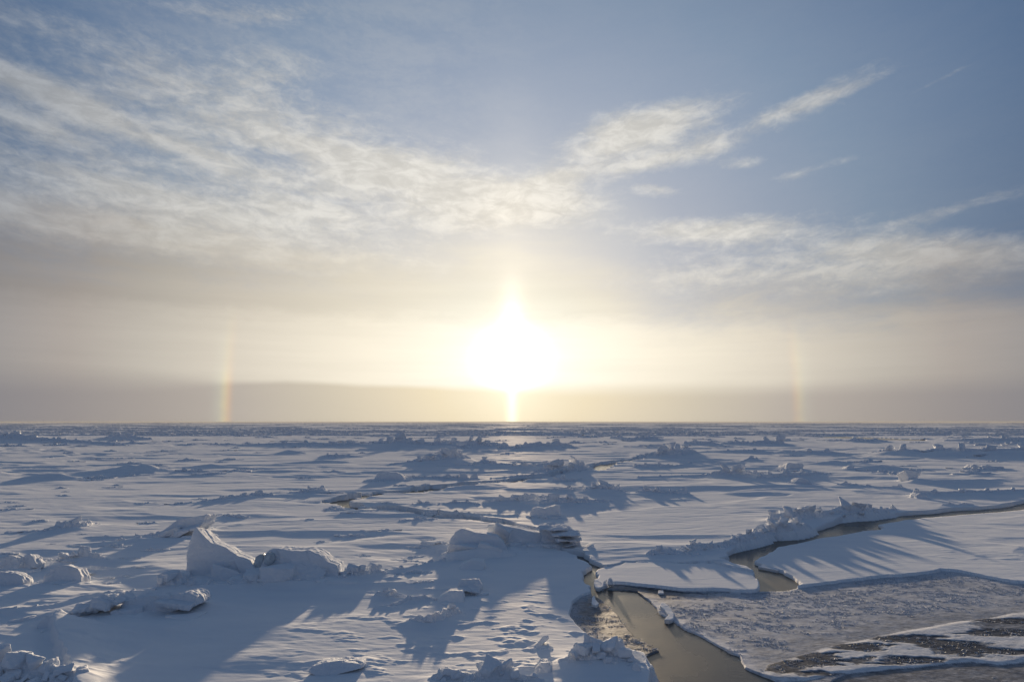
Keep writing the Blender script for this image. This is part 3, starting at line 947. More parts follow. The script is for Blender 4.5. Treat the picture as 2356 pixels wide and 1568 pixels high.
R('ice_hummock', 'two small knobs above the upper crack', 'ice hummock', [(1278, 1108, 1096), (1295, 1108, 1094), (1318, 1108, 1100), (1338, 1106, 1098)], 1.0, .6, 1, drift=.4)
R('ice_ridge', 'rubble bank along the lower crack, its left part', 'ice ridge', [(830, 1168, 1163), (870, 1171, 1164), (905, 1171, 1163), (945, 1171, 1162), (985, 1176, 1168), (1010, 1178, 1170)], .9, 1, 4, drift=.3)
R('ice_ridge', 'knobbly heap with a pointed knob above the lower crack', 'ice ridge', [(948, 1166, 1158), (965, 1165, 1152), (982, 1165, 1153), (1010, 1164, 1158), (1045, 1162, 1149), (1075, 1162, 1150), (1100, 1163, 1156)], .9, 1, 4, drift=.4)
R('ice_ridge', 'rubble bank along the lower crack, its right part', 'ice ridge', [(975, 1184, 1174), (1010, 1185, 1172), (1048, 1186, 1173), (1080, 1187, 1176), (1110, 1192, 1184), (1150, 1200, 1192)], .9, 1, 4, drift=.3)
R('ice_hummock', 'smooth flat mound of old blocks behind the central blocks, left one', 'ice hummock', [(1118, 1160, 1150), (1155, 1160, 1141), (1190, 1160, 1139), (1228, 1159, 1138), (1256, 1157, 1145)], 1.0, .6, 3, drift=.5)
R('ice_hummock', 'long tilted snow slab sloping down to the right in mid centre', 'ice hummock', [(1254, 1166, 1150), (1275, 1166, 1137), (1310, 1164, 1139), (1350, 1162, 1143), (1390, 1159, 1149), (1408, 1158, 1153)], 1.0, .4, 2, drift=.5)
R('ice_hummock', 'ragged small blocks behind the long tilted snow slab', 'ice hummock', [(1180, 1146, 1137), (1210, 1146, 1134), (1240, 1147, 1137), (1265, 1148, 1136)], .9, 1.1, 3, drift=.3)
R('ice_hummock', 'low broken shards on the snow left of the saddle shaped block', 'ice hummock', [(1090, 1186, 1178), (1125, 1188, 1180), (1160, 1190, 1182), (1190, 1188, 1181)], 1.0, .9, 3, drift=.4)
# --- middle distance, left foreground ridges
R('ice_ridge', 'rubble ridge with knobs on top, left middle ground', 'ice ridge', [(425, 1160, 1157), (470, 1158, 1148), (505, 1156, 1141), (525, 1153, 1136), (560, 1148, 1133), (590, 1145, 1128), (618, 1143, 1133)], .9, .7, 4, drift=.45)
R('ice_ridge', 'squared block and crumbs at the head of the left rubble ridge', 'ice ridge', [(640, 1137, 1131), (665, 1137, 1131), (690, 1137, 1127), (712, 1135, 1118), (738, 1132, 1117), (745, 1130, 1124)], .9, .8, 3, drift=.45)
R('ice_ridge', 'spiky snow ridge with an upright post of ice, left', 'ice ridge', [(60, 1230, 1226), (90, 1229, 1216), (115, 1227, 1204), (140, 1225, 1200), (160, 1222, 1192), (178, 1219, 1198), (192, 1213, 1198), (210, 1210, 1205)], .9, .8, 4, drift=.5)
R('ice_ridge', 'crumbled tail right of the tilted slab, left middle ground', 'ice ridge', [(452, 1226, 1216), (470, 1225, 1209), (490, 1219, 1211), (520, 1214, 1210), (545, 1211, 1207)], .9, .8, 2, drift=.5)
R('snow_mound', 'wavy low drift between the spiky ridge and the tilted slab', 'snow mound', [(180, 1256, 1250), (230, 1255, 1245), (275, 1252, 1240), (310, 1247, 1232), (335, 1246, 1238)], 1.1, .4, 1, drift=.7)
R('snow_mound', 'lumpy snow mound with a notch behind the left boulders', 'snow mound', [(105, 1302, 1290), (130, 1301, 1274), (150, 1300, 1273), (170, 1298, 1268), (188, 1297, 1264), (210, 1297, 1275), (238, 1296, 1287)], .9, .6, 3, drift=.5)
R('snow_mound', 'rounded snow hump hugging the left foot of the fang block', 'snow mound', [(352, 1372, 1354), (362, 1368, 1326), (378, 1366, 1321), (398, 1364, 1324), (420, 1358, 1334)], .9, .5, 2, drift=.5)
R('snow_mound', 'soft drift saddle between the boulders and the fang block', 'snow mound', [(170, 1320, 1306), (200, 1318, 1301), (240, 1314, 1305), (285, 1312, 1308)], 1.1, .15, 0, drift=.7)
R('snow_mound', 'snow bank rising behind the overhanging slab and the crumpled slab pile', 'snow mound', [(120, 1428, 1410), (160, 1412, 1393), (215, 1398, 1379), (290, 1392, 1378), (360, 1388, 1374), (430, 1384, 1374)], 1.0, .2, 0, drift=.6)
R('ice_ridge', 'half buried rubble lying along the feet of the fang and the leaning block', 'ice ridge', [(395, 1366, 1350), (430, 1362, 1340), (470, 1358, 1340), (520, 1356, 1336), (575, 1354, 1326), (620, 1352, 1330), (680, 1350, 1334), (735, 1347, 1328), (785, 1342, 1324)], .9, .7, 5, drift=.5)
R('ice_ridge', 'broken rubble line running from the lower left corner towards the fang', 'ice ridge', [(-40, 1420, 1402), (20, 1418, 1398), (70, 1410, 1394), (120, 1402, 1388), (180, 1388, 1372), (240, 1378, 1360), (300, 1374, 1358), (345, 1374, 1356)], .9, .8, 6, drift=.6)
R('ice_ridge', 'snowed in rubble between the torn crust and the central trio', 'ice ridge', [(885, 1322, 1310), (920, 1318, 1302), (955, 1312, 1298), (990, 1304, 1288), (1020, 1298, 1282)], .9, .55, 3, drift=.7)
R('ice_ridge', 'low crumbled bank linking the tilted slab and the spiky ridge', 'ice ridge', [(205, 1238, 1232), (240, 1240, 1230), (275, 1241, 1232), (310, 1240, 1229), (345, 1238, 1226)], .9, .6, 2, drift=.7)
R('ice_ridge', 'scattered low rubble on the far bank right of the dark heap', 'ice ridge', [(1470, 1100, 1094), (1520, 1099, 1092), (1570, 1097, 1091), (1620, 1095, 1089)], .9, .7, 2, drift=.6)
# --- right
R('ice_ridge', 'dark heap with a black gap under it, right middle plain', 'ice ridge', [(1632, 1096, 1091), (1655, 1097, 1080), (1675, 1098, 1071), (1690, 1098, 1078), (1706, 1099, 1070), (1725, 1098, 1079), (1745, 1096, 1082), (1762, 1095, 1090)], .9, .8, 4, drift=.45)
R('ice_ridge', 'flat rubble apron right of the dark heap', 'ice ridge', [(1755, 1104, 1092), (1780, 1104, 1085), (1815, 1102, 1081), (1850, 1099, 1082), (1880, 1095, 1084), (1915, 1092, 1087)], .9, .7, 3, drift=.45)
R('ice_hummock', 'sloping hummock with one round knob, right plain', 'ice hummock', [(1655, 1068, 1064), (1690, 1066, 1059), (1720, 1064, 1056), (1732, 1062, 1047), (1745, 1060, 1052)], 1.0, .7, 2, drift=.5)
R('snow_mound', 'low pointed dune on the right plain', 'snow mound', [(1880, 1070, 1067), (1915, 1069, 1059), (1930, 1068, 1058), (1960, 1068, 1063), (1985, 1068, 1065)], 1.2, .2, 0, drift=.8)
R('snow_mound', 'long low drift behind the lone cube', 'snow mound', [(1960, 1082, 1078), (2000, 1081, 1071), (2035, 1080, 1068), (2070, 1080, 1073), (2095, 1080, 1076)], 1.2, .25, 0, drift=.8)
R('ice_hummock', 'jagged low rubble left of the anvil block', 'ice hummock', [(1932, 1118, 1112), (1950, 1119, 1107), (1975, 1120, 1112), (2000, 1122, 1113), (2030, 1124, 1118), (2075, 1126, 1114), (2085, 1126, 1120)], .9, .9, 3, drift=.4)
R('ice_ridge', 'long straight low cliff of snow right of the anvil block', 'ice ridge', [(2115, 1140, 1124), (2160, 1141, 1127), (2220, 1141, 1124), (2280, 1139, 1124), (2340, 1136, 1122), (2420, 1132, 1120)], .9, .4, 1, drift=.6)
R('snow_mound', 'wide drift trailing right behind the anvil block', 'snow mound', [(2120, 1113, 1100), (2150, 1113, 1104), (2190, 1112, 1103), (2240, 1110, 1103), (2300, 1107, 1101)], 1.2, .3, 0, drift=.8)
R('ice_hummock', 'paired lumps on the far bank at the right end of the open lead', 'ice hummock', [(2175, 1164, 1158), (2190, 1164, 1155), (2205, 1164, 1160), (2222, 1163, 1154), (2240, 1162, 1158)], .9, .9, 2, drift=.3)
R('ice_ridge', 'highest heap of the ridge on the far bank of the open lead', 'ice ridge', [(1795, 1205, 1176.6), (1825, 1207, 1170.9), (1850, 1205, 1166.3), (1868, 1202, 1163.3), (1890, 1198, 1171.3), (1930, 1194, 1167.3), (1955, 1191, 1154.0), (1985, 1190, 1156.5), (2010, 1187, 1162.1), (2040, 1184, 1167.7), (2065, 1176, 1170.8)], .85, .9, 9, drift=.4, wide=1.1)
R('ice_ridge', 'middle heap of the ridge on the far bank of the open lead', 'ice ridge', [(1758, 1236, 1210.2), (1785, 1234, 1199.6), (1815, 1232, 1190.7), (1840, 1228, 1193.6), (1858, 1222, 1203.1)], .75, .9, 5, drift=.4, wide=1.0)
R('ice_ridge', 'low lumpy tail of the ridge where the open lead bends', 'ice ridge', [(1575, 1272, 1260.0), (1600, 1270, 1244.2), (1640, 1268, 1246.5), (1675, 1262, 1241.4), (1700, 1256, 1231.1), (1730, 1249, 1218.9), (1760, 1241, 1217.8)], .8, 1, 8, drift=.4, wide=1.0)
R('ice_ridge', 'small crumbs along the back edge of the small white floe', 'ice ridge', [(1500, 1277, 1266), (1520, 1276, 1255), (1545, 1275, 1260), (1578, 1278, 1268), (1610, 1281, 1273)], .9, 1, 3, drift=.3)
# --- foreground
R('ice_ridge', 'torn low ridge of broken crust right of the leaning block', 'ice ridge', [(782, 1338, 1312), (805, 1336, 1305), (825, 1334, 1306), (848, 1330, 1298), (865, 1329, 1306), (880, 1330, 1318)], .9, 1, 4, drift=.4)
R('snow_mound', 'ragged snow cone with frayed crest in the lower middle', 'snow mound', [(942, 1440, 1428), (960, 1442, 1420), (982, 1444, 1418), (1005, 1440, 1412), (1022, 1432, 1404), (1037, 1424, 1391), (1048, 1420, 1404), (1060, 1420, 1414)], .9, .7, 3, drift=.5)
R('snow_mound', 'torn crust lumps left of the frayed cone', 'snow mound', [(868, 1370, 1362), (885, 1372, 1356), (905, 1373, 1357), (925, 1374, 1368)], 1, .9, 2, drift=.5)
R('snow_mound', 'low curled crust drifts above the frayed cone', 'snow mound', [(865, 1400, 1396), (900, 1398, 1388), (940, 1384, 1370), (975, 1380, 1368), (1000, 1384, 1376)], 1, .5, 2, drift=.6)
R('ice_ridge', 'big pile of broken snow blocks at the bottom centre beside the brown pool', 'ice ridge', [(1312, 1546, 1520), (1330, 1548, 1502), (1350, 1548, 1486), (1375, 1548, 1480), (1402, 1548, 1486), (1425, 1550, 1492), (1445, 1552, 1506), (1470, 1554, 1530)], .9, .9, 16, drift=.5, big=.36, wide=1.2)
R('ice_ridge', 'pointed snow lumps cut by the bottom edge left of the big pile', 'ice ridge', [(1010, 1584, 1552), (1035, 1584, 1548), (1065, 1586, 1560), (1110, 1586, 1545), (1130, 1586, 1526), (1160, 1588, 1534), (1185, 1590, 1550), (1230, 1592, 1562)], .9, .9, 7, drift=.4, big=.4, wide=1.1)
R('ice_ridge', 'heap of slabs filling the bottom left corner', 'ice ridge', [(-60, 1590, 1510), (0, 1590, 1516), (40, 1590, 1522), (80, 1592, 1535), (115, 1594, 1545), (150, 1596, 1556)], .9, 1, 8, drift=.5, big=.5)
R('ice_ridge', 'slush rim of crumbs where the big pile meets the brown pool', 'ice ridge', [(1440, 1500, 1494), (1462, 1506, 1496), (1480, 1516, 1507), (1490, 1532, 1520), (1500, 1548, 1536)], .9, 1, 4, drift=0)

# ------------------------------------------------------------------ the frozen sea: one polar grid round the viewpoint, split into ground and floes
fine_a = np.radians(np.linspace(-47, 47, 1520))
coarse_a = np.radians(np.linspace(47, 313, 90)[1:-1])
angs = np.concatenate([fine_a, coarse_a])
rr = [2.0]
while rr[-1] < 30000:
    q = rr[-1]
    rr.append(q * (1.05 if q < 13 else 1.0023 if q < 75 else 1.0042 if q < 200 else 1.011 if q < 800 else 1.04))
rr = np.array(rr)
NA, NR = len(angs), len(rr)
A_, R_ = np.meshgrid(angs, rr)
X_, Y_ = (R_ * np.sin(A_)).ravel(), (R_ * np.cos(A_)).ravel()
_hraw = height


def height(x, y, want_cover=False):
    z, zone, cover = _hraw(x, y, True)
    lowz = (zone < 3) & (z > Z_W - 0.02) & (z < -0.06)
    z = np.where(lowz, np.maximum(-0.06 + (z + 0.06) * 0.3, -0.16), z)
    return (z, zone, cover) if want_cover else z


Z_, ZONE, COVER = height(X_, Y_, True)
VV = np.stack([X_, Y_, Z_], 1)
ii = np.arange(NR - 1)[:, None] * NA
jj = np.arange(NA)[None, :]
j2 = (jj + 1) % NA
FF = np.stack([(ii + jj).ravel(), (ii + j2).ravel(), (ii + NA + j2).ravel(), (ii + NA + jj).ravel()], 1)[:, ::-1]
FZ = ZONE[FF].min(1)
SHEETS = {0: ('ground', None, None, M_SNOW),
          1: ('ice_floe', 'wide flat white floe on the near side of the open lead', 'ice floe', M_SNOW),
          2: ('ice_floe', 'small tongue shaped white floe between the lead and the brown pool', 'ice floe', M_SNOW),
          3: ('thin_ice_sheet', 'grey young ice sheet dotted with frost flowers', 'ice sheet', M_THIN),
          4: ('thin_ice_sheet', 'snowy young ice sheet with dark bare patches', 'ice sheet', M_PATCH),
          5: ('thin_ice_sheet', 'brownish wet young ice along the left bank of the pool', 'ice sheet', M_THIN),
          6: ('thin_ice_sheet', 'dark wet young ice at the bottom right corner', 'ice sheet', M_THIN)}
for k, (nm, lb, cat, mat) in SHEETS.items():
    fs = FF[FZ == k]
    if not len(fs):
        continue
    ids, inv = np.unique(fs, return_inverse=True)
    V = VV[ids]
    c = np.zeros(3)
    if k:
        c = np.array([V[:, 0].mean(), V[:, 1].mean(), 0.0])
    me = mesh_from(nm, V - c, inv.reshape(fs.shape), mat)
    if k >= 3:
        at = me.attributes.new('cover', 'FLOAT', 'POINT')
        at.data.foreach_set('value', COVER[ids].astype(np.float32))
    o = link(nm, me, loc=c)
    if k == 0:
        tag(o, kind='structure')
    else:
        tag(o, lb, cat)

me = mesh_from('water', [(-600, 2, Z_W), (600, 2, Z_W), (600, 700, Z_W), (-600, 700, Z_W)], [[0, 1, 2, 3]], M_WATER, False)
tag(link('water', me), kind='structure')


def gz(x, y):
    return float(height(np.array([float(x)]), np.array([float(y)]))[0])


# ------------------------------------------------------------------ build the ridges
def bank(S, at, L, step, hm, dpf, top, hk=1.0):
    """overlapping mound pieces under a profile"""
    n = max(3, int(L / step))
    for i in range(n + 1):
        x, y, h = at(L * i / n)
        h = max(h * hk, 0.05)
        dp = dpf * (0.5 * h / hk + 0.5 * hm)
        w = step * 1.6
        t = h * top
        pts = [(-w, -dp * .95, -0.35), (w, -dp * .95, -0.35), (w, dp * 1.05, -0.35), (-w, dp * 1.05, -0.35),
               (-w * .8, -dp * .42, t * .45), (w * .8, -dp * .42, t * .45), (-w * .6, 0, t * .93), (w * .6, 0, t * .93), (0, dp * .05, t),
               (-w * .7, dp * .4, t * .6), (w * .7, dp * .4, t * .6)]
        V, F = _hull([Vector(p) for p in pts])
        S.add(V + np.array([x, y, 0]), F)


def build_ridge(r):
    P, H = np.array(r['P']), np.array(r['H'])
    rough = r['rough']
    hm = H.max()
    dp = r['depth'] * hm
    P = P + np.array([0, dp * .75])
    seg = np.hypot(*(P[1:] - P[:-1]).T)
    cum = np.concatenate([[0], np.cumsum(seg)])
    L = cum[-1]
    cx, cy = P.mean(0)
    D = math.hypot(cx, cy)
    vox = max(px_at(D) * 0.55, 0.02, hm / 80)
    at = lambda s: (np.interp(s, cum, P[:, 0]), np.interp(s, cum, P[:, 1]), np.interp(s, cum, H))
    step = max(0.35 * hm, L / 60, vox * 3)
    base = np.array([cx, cy, 0.0])
    S = Soup()
    if rough <= 0.3:
        bank(S, at, L, step, hm, r['depth'], .97)
        me = S.fuse(r['name'], vox, 8, 0.02 * hm + 0.008, 0.5 * hm + 0.1, M_SNOW, base)
        return tag(link(r['name'], me, loc=base), r['label'], r['cat'], r['group'])
    root = tag(link(r['name'], None, loc=base), r['label'], r['cat'], r['group'])
    bank(S, at, L, step, hm, r['depth'] * .72, .74)
    # one lump under every point of the skyline, then smaller rubble
    for (x, y), h in zip(P, H):
        sz = max(.6 * h, .2 * hm)
        hz_ = sz * random.uniform(.7, .95)
        S.chunk((x, y + random.gauss(0, .08) * dp, h - hz_ * .46), (sz * random.uniform(1.2, 2.0), sz * random.uniform(.8, 1.1), hz_),
                (random.gauss(0, .2), random.gauss(0, .3), random.uniform(0, 6.28)))
    nb = int(min(300, max(8, rough * 4.2 * L / (0.45 * hm))))
    for i in range(nb):
        x, y, h = at(random.random() * L)
        t = max(-.9, min(.9, random.gauss(-.15, .45)))
        prof = h * max(0.10, 1 - abs(t) ** 1.1)
        sz = hm * random.uniform(.16, r['big'] + .06) * (0.55 + .45 * h / hm)
        zc = prof * random.uniform(.45, .92) - sz * .34
        S.chunk((x + random.uniform(-.2, .2) * sz, y + t * dp * .85, zc),
                (sz * random.uniform(.8, 1.5), sz * random.uniform(.6, 1.1), sz * random.uniform(.4, .95)),
                (random.gauss(0, .35), random.gauss(0, .4), random.uniform(0, 6.28)))
    me = S.fuse('rubble_heap', vox, 2 if rough > .65 else 5, 0.036 * hm + 0.008, 0.45 * hm + 0.1, M_ICE, base)
    link('rubble_heap', me, root)
    A = Soup()
    bank(A, at, L, step * 1.4, hm, r['depth'] * 1.05, 1.0, .42)
    me = A.fuse('snow_drift', vox * 1.3, 8, 0.03 * hm, 0.6 * hm + 0.1, M_SNOW, base)
    link('snow_drift', me, root)
    for b in range(r['blocks']):
        x, y, h = at(L * (b + random.uniform(.2, .8)) / r['blocks'])
        t = random.uniform(-.75, -.1)
        sz = hm * random.uniform(.20, .20 + r['big'] * .45) * (0.6 + .4 * h / hm)
        zc = h * max(0.15, 1 - abs(t) ** 1.1) * random.uniform(.62, .85)
        S2 = Soup()
        S2.chunk((0, 0, 0), (sz * random.uniform(.9, 1.6), sz * random.uniform(.7, 1.1), sz * random.uniform(.4, .8)), (random.gauss(0, .35), random.gauss(0, .4), random.uniform(0, 6.28)))
        m2 = S2.fuse('ice_block', max(vox * .7, sz / 26), 1, sz * .045, sz * .5, M_ICE)
        link('ice_block', m2, root, np.array([x - cx, y + t * dp * .85 - cy, zc]))
    return root


for r in RIDGES:
    build_ridge(r)


# ------------------------------------------------------------------ single blocks seen in the photograph, outlines given real depth
def outline(pts, Y):
    out = []
    for px, py in pts:
        dx, dy, dz = ray(px, py)
        out.append((dx / dy * Y, HC + dz / dy * Y))
    return out


def hero(name, label, cat, pts, base_y, depth, lean=(0, 0), shrink=.85, drop=None, vox=None, amp=.03, sc_=.7, smooth=3, extra=(), mat=None, Yo=0.0, apron=True):
    mx = sum(p[0] for p in pts) / len(pts)
    X0, Y0 = gp(mx, base_y)
    Y0 += Yo
    prof = outline(pts, Y0)
    ht = max(p[1] for p in prof)
    wd = max(p[0] for p in prof) - min(p[0] for p in prof)
    shrink = max(shrink, .96) if shrink > .75 else .90
    if not drop:
        drop = .38 * ht
    S = Soup()
    V, F = S.prism(prof, depth, lean, shrink, drop)
    V[:, 1] += Y0
    S.add(V, F)
    for (px, py, dy_, size, rot) in extra:          # further lumps frozen to it
        dx, dyy, dz = ray(px, py)
        Y = Y0 + dy_
        S.chunk((dx / dyy * Y, Y, HC + dz / dyy * Y), size, rot)
    xc = sum(p[0] for p in prof) / len(prof)
    base = np.array([xc, Y0, 0.0])
    D = math.hypot(xc, Y0)
    vx = vox or max(px_at(D) * .5, .02)
    smooth = min(smooth, 2) if vox is None else 1
    me = S.fuse('ice_body', vx, smooth, amp, sc_, mat or M_ICE, base)
    if not apron or ht < .3:
        me.name = name
        return tag(link(name, me, loc=base), label, cat)
    root = tag(link(name, None, loc=base), label, cat)
    link('ice_body', me, root)
    # snow blown up against its foot
    A = Soup()
    x0 = min(p[0] for p in prof)
    for k in range(7):
        u = k / 6.0
        hh = ht * random.uniform(.10, .22)
        A.chunk((x0 + wd * (u * 1.15 - .07), Y0 - .04 * wd + random.uniform(-.1, .25), hh * .1 - .05), (wd * .42, wd * .30 + .3, hh * 2.0 + .1), (0, random.gauss(0, .08), random.gauss(0, .3)))
    ma = A.fuse('snow_drift', vx * 1.2, 9, .025 * ht, .5, M_SNOW, base)
    link('snow_drift', ma, root)
    return root


def part(name, parent, pts, Y, depth, mat, amp=.02, sc_=.4, vox=.03, lean=(0, 0), smooth=2, shrink=.8):
    S = Soup()
    V, F = S.prism(outline(pts, Y), depth, lean, shrink)
    V[:, 1] += Y
    S.add(V, F)
    b = np.array(parent.location)
    me = S.fuse(name, vox, smooth, amp, sc_, mat, b)
    return link(name, me, parent)


fang = hero('ice_block', 'tall pointed fang of ice, its sharp tip at the left', 'ice block',
            [(429, 1352), (424, 1318), (424, 1274), (429, 1245), (435, 1225), (439, 1215), (447, 1222), (455, 1231), (475, 1248), (512, 1261), (542, 1280), (560, 1286), (570, 1290), (582, 1306), (584, 1352)],
            1338, 1.25, (0.05, 0.35), .72, .15, .030, .034, .9, 1,
            [(560, 1330, .1, (1.1, .9, .6), (.2, .1, .4)), (470, 1336, -.05, (1.2, .7, .5), (.1, -.2, .2)), (520, 1325, -.12, (1.5, .5, .8), (-.3, .3, 0))])
lean_ = hero('ice_block', 'leaning snow covered block with pale clear ice at its left end', 'ice block',
             [(578, 1352), (588, 1322), (596, 1310), (606, 1274), (612, 1268), (620, 1265), (660, 1268), (706, 1269), (722, 1275), (738, 1283), (752, 1296), (774, 1301), (777, 1322), (772, 1338), (768, 1352)],
             1338, 1.5, (0, .3), .82, .1, .036, .05, .8, 2,
             [(640, 1318, -.35, (1.6, 1.2, .9), (.2, .1, .2)), (700, 1322, -.35, (1.9, 1.1, .75), (.1, .22, -.1)), (600, 1334, -.5, (1.1, .7, .4), (.2, .1, .5)), (752, 1330, -.2, (1.2, 1.0, .55), (0, .2, .2))])
part('clear_ice_face', lean_, [(606, 1296), (608, 1276), (616, 1269), (627, 1272), (633, 1284), (628, 1295), (616, 1300)], lean_.location[1] - .02, .5, M_BARE)
part('clear_ice_face', lean_, [(581, 1300), (587, 1280), (598, 1274), (607, 1274), (604, 1300), (590, 1312)], lean_.location[1] + .25, .5, M_BARE)
hero('ice_slab', 'overhanging flat slab with a dark hollow under it, in front of the fang block', 'ice slab',
     [(276, 1420), (272, 1398), (280, 1384), (305, 1376), (340, 1371), (385, 1372), (425, 1368), (446, 1376), (452, 1392), (440, 1398), (410, 1402), (385, 1412), (350, 1424), (310, 1428)],
     1415, 1.3, (0, .2), .9, .05, .03, .045, .5, 2, [(300, 1400, .2, (1.2, 1.2, .35), (.1, -.1, .3)), (405, 1386, .2, (1.4, 1, .3), (0, .1, .1))])
hero('ice_slab', 'crumpled slab pile left of the overhanging slab', 'ice slab',
     [(140, 1440), (146, 1424), (175, 1396), (205, 1380), (225, 1373), (248, 1376), (268, 1390), (262, 1396), (230, 1400), (215, 1412), (195, 1416), (165, 1432), (150, 1441)],
     1424, 1.2, (0, .3), .9, .05, .03, .06, .45, 2, [(200, 1398, .2, (1.0, .8, .35), (.2, -.3, .3)), (240, 1384, .3, (.8, .8, .35), (0, .3, .1)), (165, 1420, 0, (.8, .6, .3), (0, -.3, 0))])
hero('ice_slab', 'long low slab with a ragged underside at the left edge', 'ice slab',
     [(5, 1440), (12, 1430), (40, 1426), (80, 1420), (120, 1418), (138, 1419), (146, 1434), (120, 1438), (90, 1442), (50, 1446), (20, 1446)],
     1437, 1.1, (0, .2), .9, 0, .03, .045, .4, 2)
hero('ice_block', 'clear edged ice block set in the snow above the long wall corner', 'ice block',
     [(78, 1452), (86, 1428), (104, 1420), (136, 1418), (146, 1432), (144, 1452)], 1450, .7, (0, .2), .8, 0, .03, .03, .4, 2)
hero('ice_block', 'rounded boulder at the left edge, the farther of two', 'ice block', [(-24, 1322), (-24, 1290), (0, 1281), (22, 1279), (36, 1284), (42, 1298), (36, 1318)], 1316, .65, (0, .2), .8, .1, .034, .05, .6, 5)
hero('ice_block', 'egg shaped boulder with a dark gap on its right side', 'ice block', [(44, 1316), (43, 1290), (50, 1278), (60, 1275), (70, 1283), (81, 1297), (78, 1306), (66, 1308), (62, 1318)], 1312, .65, (0, .2), .8, .1, .034, .04, .5, 5)
hero('ice_block', 'flat topped rounded boulder at the left edge, the nearer of two', 'ice block', [(-34, 1362), (-34, 1318), (0, 1316), (28, 1320), (42, 1326), (49, 1340), (46, 1352), (28, 1352), (10, 1360)], 1354, .65, (0, .2), .82, .1, .034, .05, .6, 5)
hero('ice_block', 'broad rounded boulder with a frayed top, left', 'ice block', [(92, 1358), (98, 1328), (108, 1312), (120, 1303), (135, 1301), (152, 1305), (172, 1310), (182, 1328), (186, 1344), (182, 1358)], 1346, .65, (0, .25), .8, .1, .034, .045, .6, 4)
hero('ice_slab', 'tilted slab jutting up to the right, left middle ground', 'ice slab',
     [(346, 1238), (362, 1226), (385, 1210), (400, 1197), (425, 1192), (446, 1189), (470, 1185), (465, 1194), (466, 1203), (458, 1212), (448, 1220), (438, 1236)], 1234, 1.5, (0, .4), .8, .2, .05, .07, .7, 2,
     [(385, 1222, -.2, (2.0, 1.2, .5), (.2, -.45, .1)), (430, 1212, -.1, (1.8, 1.2, .5), (.2, -.4, .2))])
# centre
cl_ = hero('ice_block', 'rounded front block of the central trio, its left side catching light', 'ice block',
           [(1024, 1284), (1028, 1266), (1034, 1242), (1046, 1226), (1058, 1219), (1068, 1220), (1089, 1227), (1130, 1232), (1146, 1236), (1160, 1250), (1168, 1268), (1164, 1284)],
           1274, 1.5, (0.02, .45), .8, .1, .04, .035, .9, 4,
           [(1080, 1262, -.25, (2.4, .9, .7), (.2, .15, .1)), (1130, 1262, -.15, (1.6, .9, .7), (.1, .2, 0))])
hero('ice_block', 'long sloping slab of the central trio, snow ledge on top', 'ice block',
     [(1118, 1272), (1120, 1236), (1121, 1209), (1128, 1207), (1152, 1209), (1200, 1218), (1249, 1228), (1250, 1244), (1244, 1258), (1215, 1259), (1195, 1262), (1180, 1272)],
     1264, 1.3, (0.0, .25), .88, .05, .04, .03, .9, 2, [(1150, 1235, -.12, (1.2, .7, 1.3), (.1, .35, .2)), (1180, 1260, -.3, (1.2, .8, .5), (.3, 0, .2))], Yo=.9)
hero('ice_block', 'layered stack of thin slabs at the right of the central trio', 'ice block',
     [(1248, 1262), (1246, 1236), (1240, 1218), (1246, 1213), (1252, 1211), (1275, 1211), (1300, 1212), (1316, 1218), (1327, 1226), (1325, 1236), (1336, 1248), (1340, 1266), (1300, 1268), (1272, 1262)],
     1266, 1.6, (0.0, .2), .85, .05, .042, .06, .45, 1,
     [(1275, 1214, .1, (2.0, 1.6, .18), (.05, -.06, .1)), (1300, 1224, -.1, (2.0, 1.5, .2), (.08, .06, -.1)), (1310, 1240, -.2, (1.7, 1.2, .22), (.1, .1, .2)), (1290, 1250, -.1, (2.2, 1.2, .25), (0, -.1, 0))], Yo=.8)
R2 = dict(name='snow_mound', label='snow apron banked against the front of the central trio', cat='snow mound', group=None, P=[gp(a, b) for a, b in [(1000, 1290), (1040, 1288), (1090, 1284), (1140, 1282), (1180, 1280)]], H=[.12, .35, .42, .4, .18], depth=1.4, rough=.15, blocks=0, big=.3)
build_ridge(R2)
hero('ice_block', 'saddle shaped block casting a long shadow, mid centre', 'ice block', [(1217, 1194), (1220, 1180), (1226, 1170), (1240, 1168), (1254, 1171), (1268, 1166), (1280, 1162), (1290, 1163), (1290, 1184), (1286, 1194)], 1190, 1.5, (0, .3), .85, .1, .055, .05, .8, 3)
hero('ice_block', 'slanted block with a sharp left corner, centre left middle distance', 'ice block', [(856, 1110), (862, 1098), (866, 1086), (874, 1083), (890, 1085), (910, 1087), (922, 1092), (930, 1100), (935, 1108)], 1106, 2.2, (0, .4), .8, .1, .085, .06, 1.0, 3)
hero('ice_block', 'upright square block at the right end of the line of small blocks', 'ice block', [(1057, 1105), (1058, 1088), (1062, 1085), (1070, 1086), (1075, 1094), (1078, 1105)], 1103, 1.4, (0, .2), .85, 0, .08, .05, .8, 2)
hero('ice_block', 'low cube right of the upright square block', 'ice block', [(1080, 1104), (1083, 1094), (1090, 1089), (1098, 1090), (1100, 1104)], 1102, 1.4, (0, .2), .85, 0, .08, .05, .8, 3)
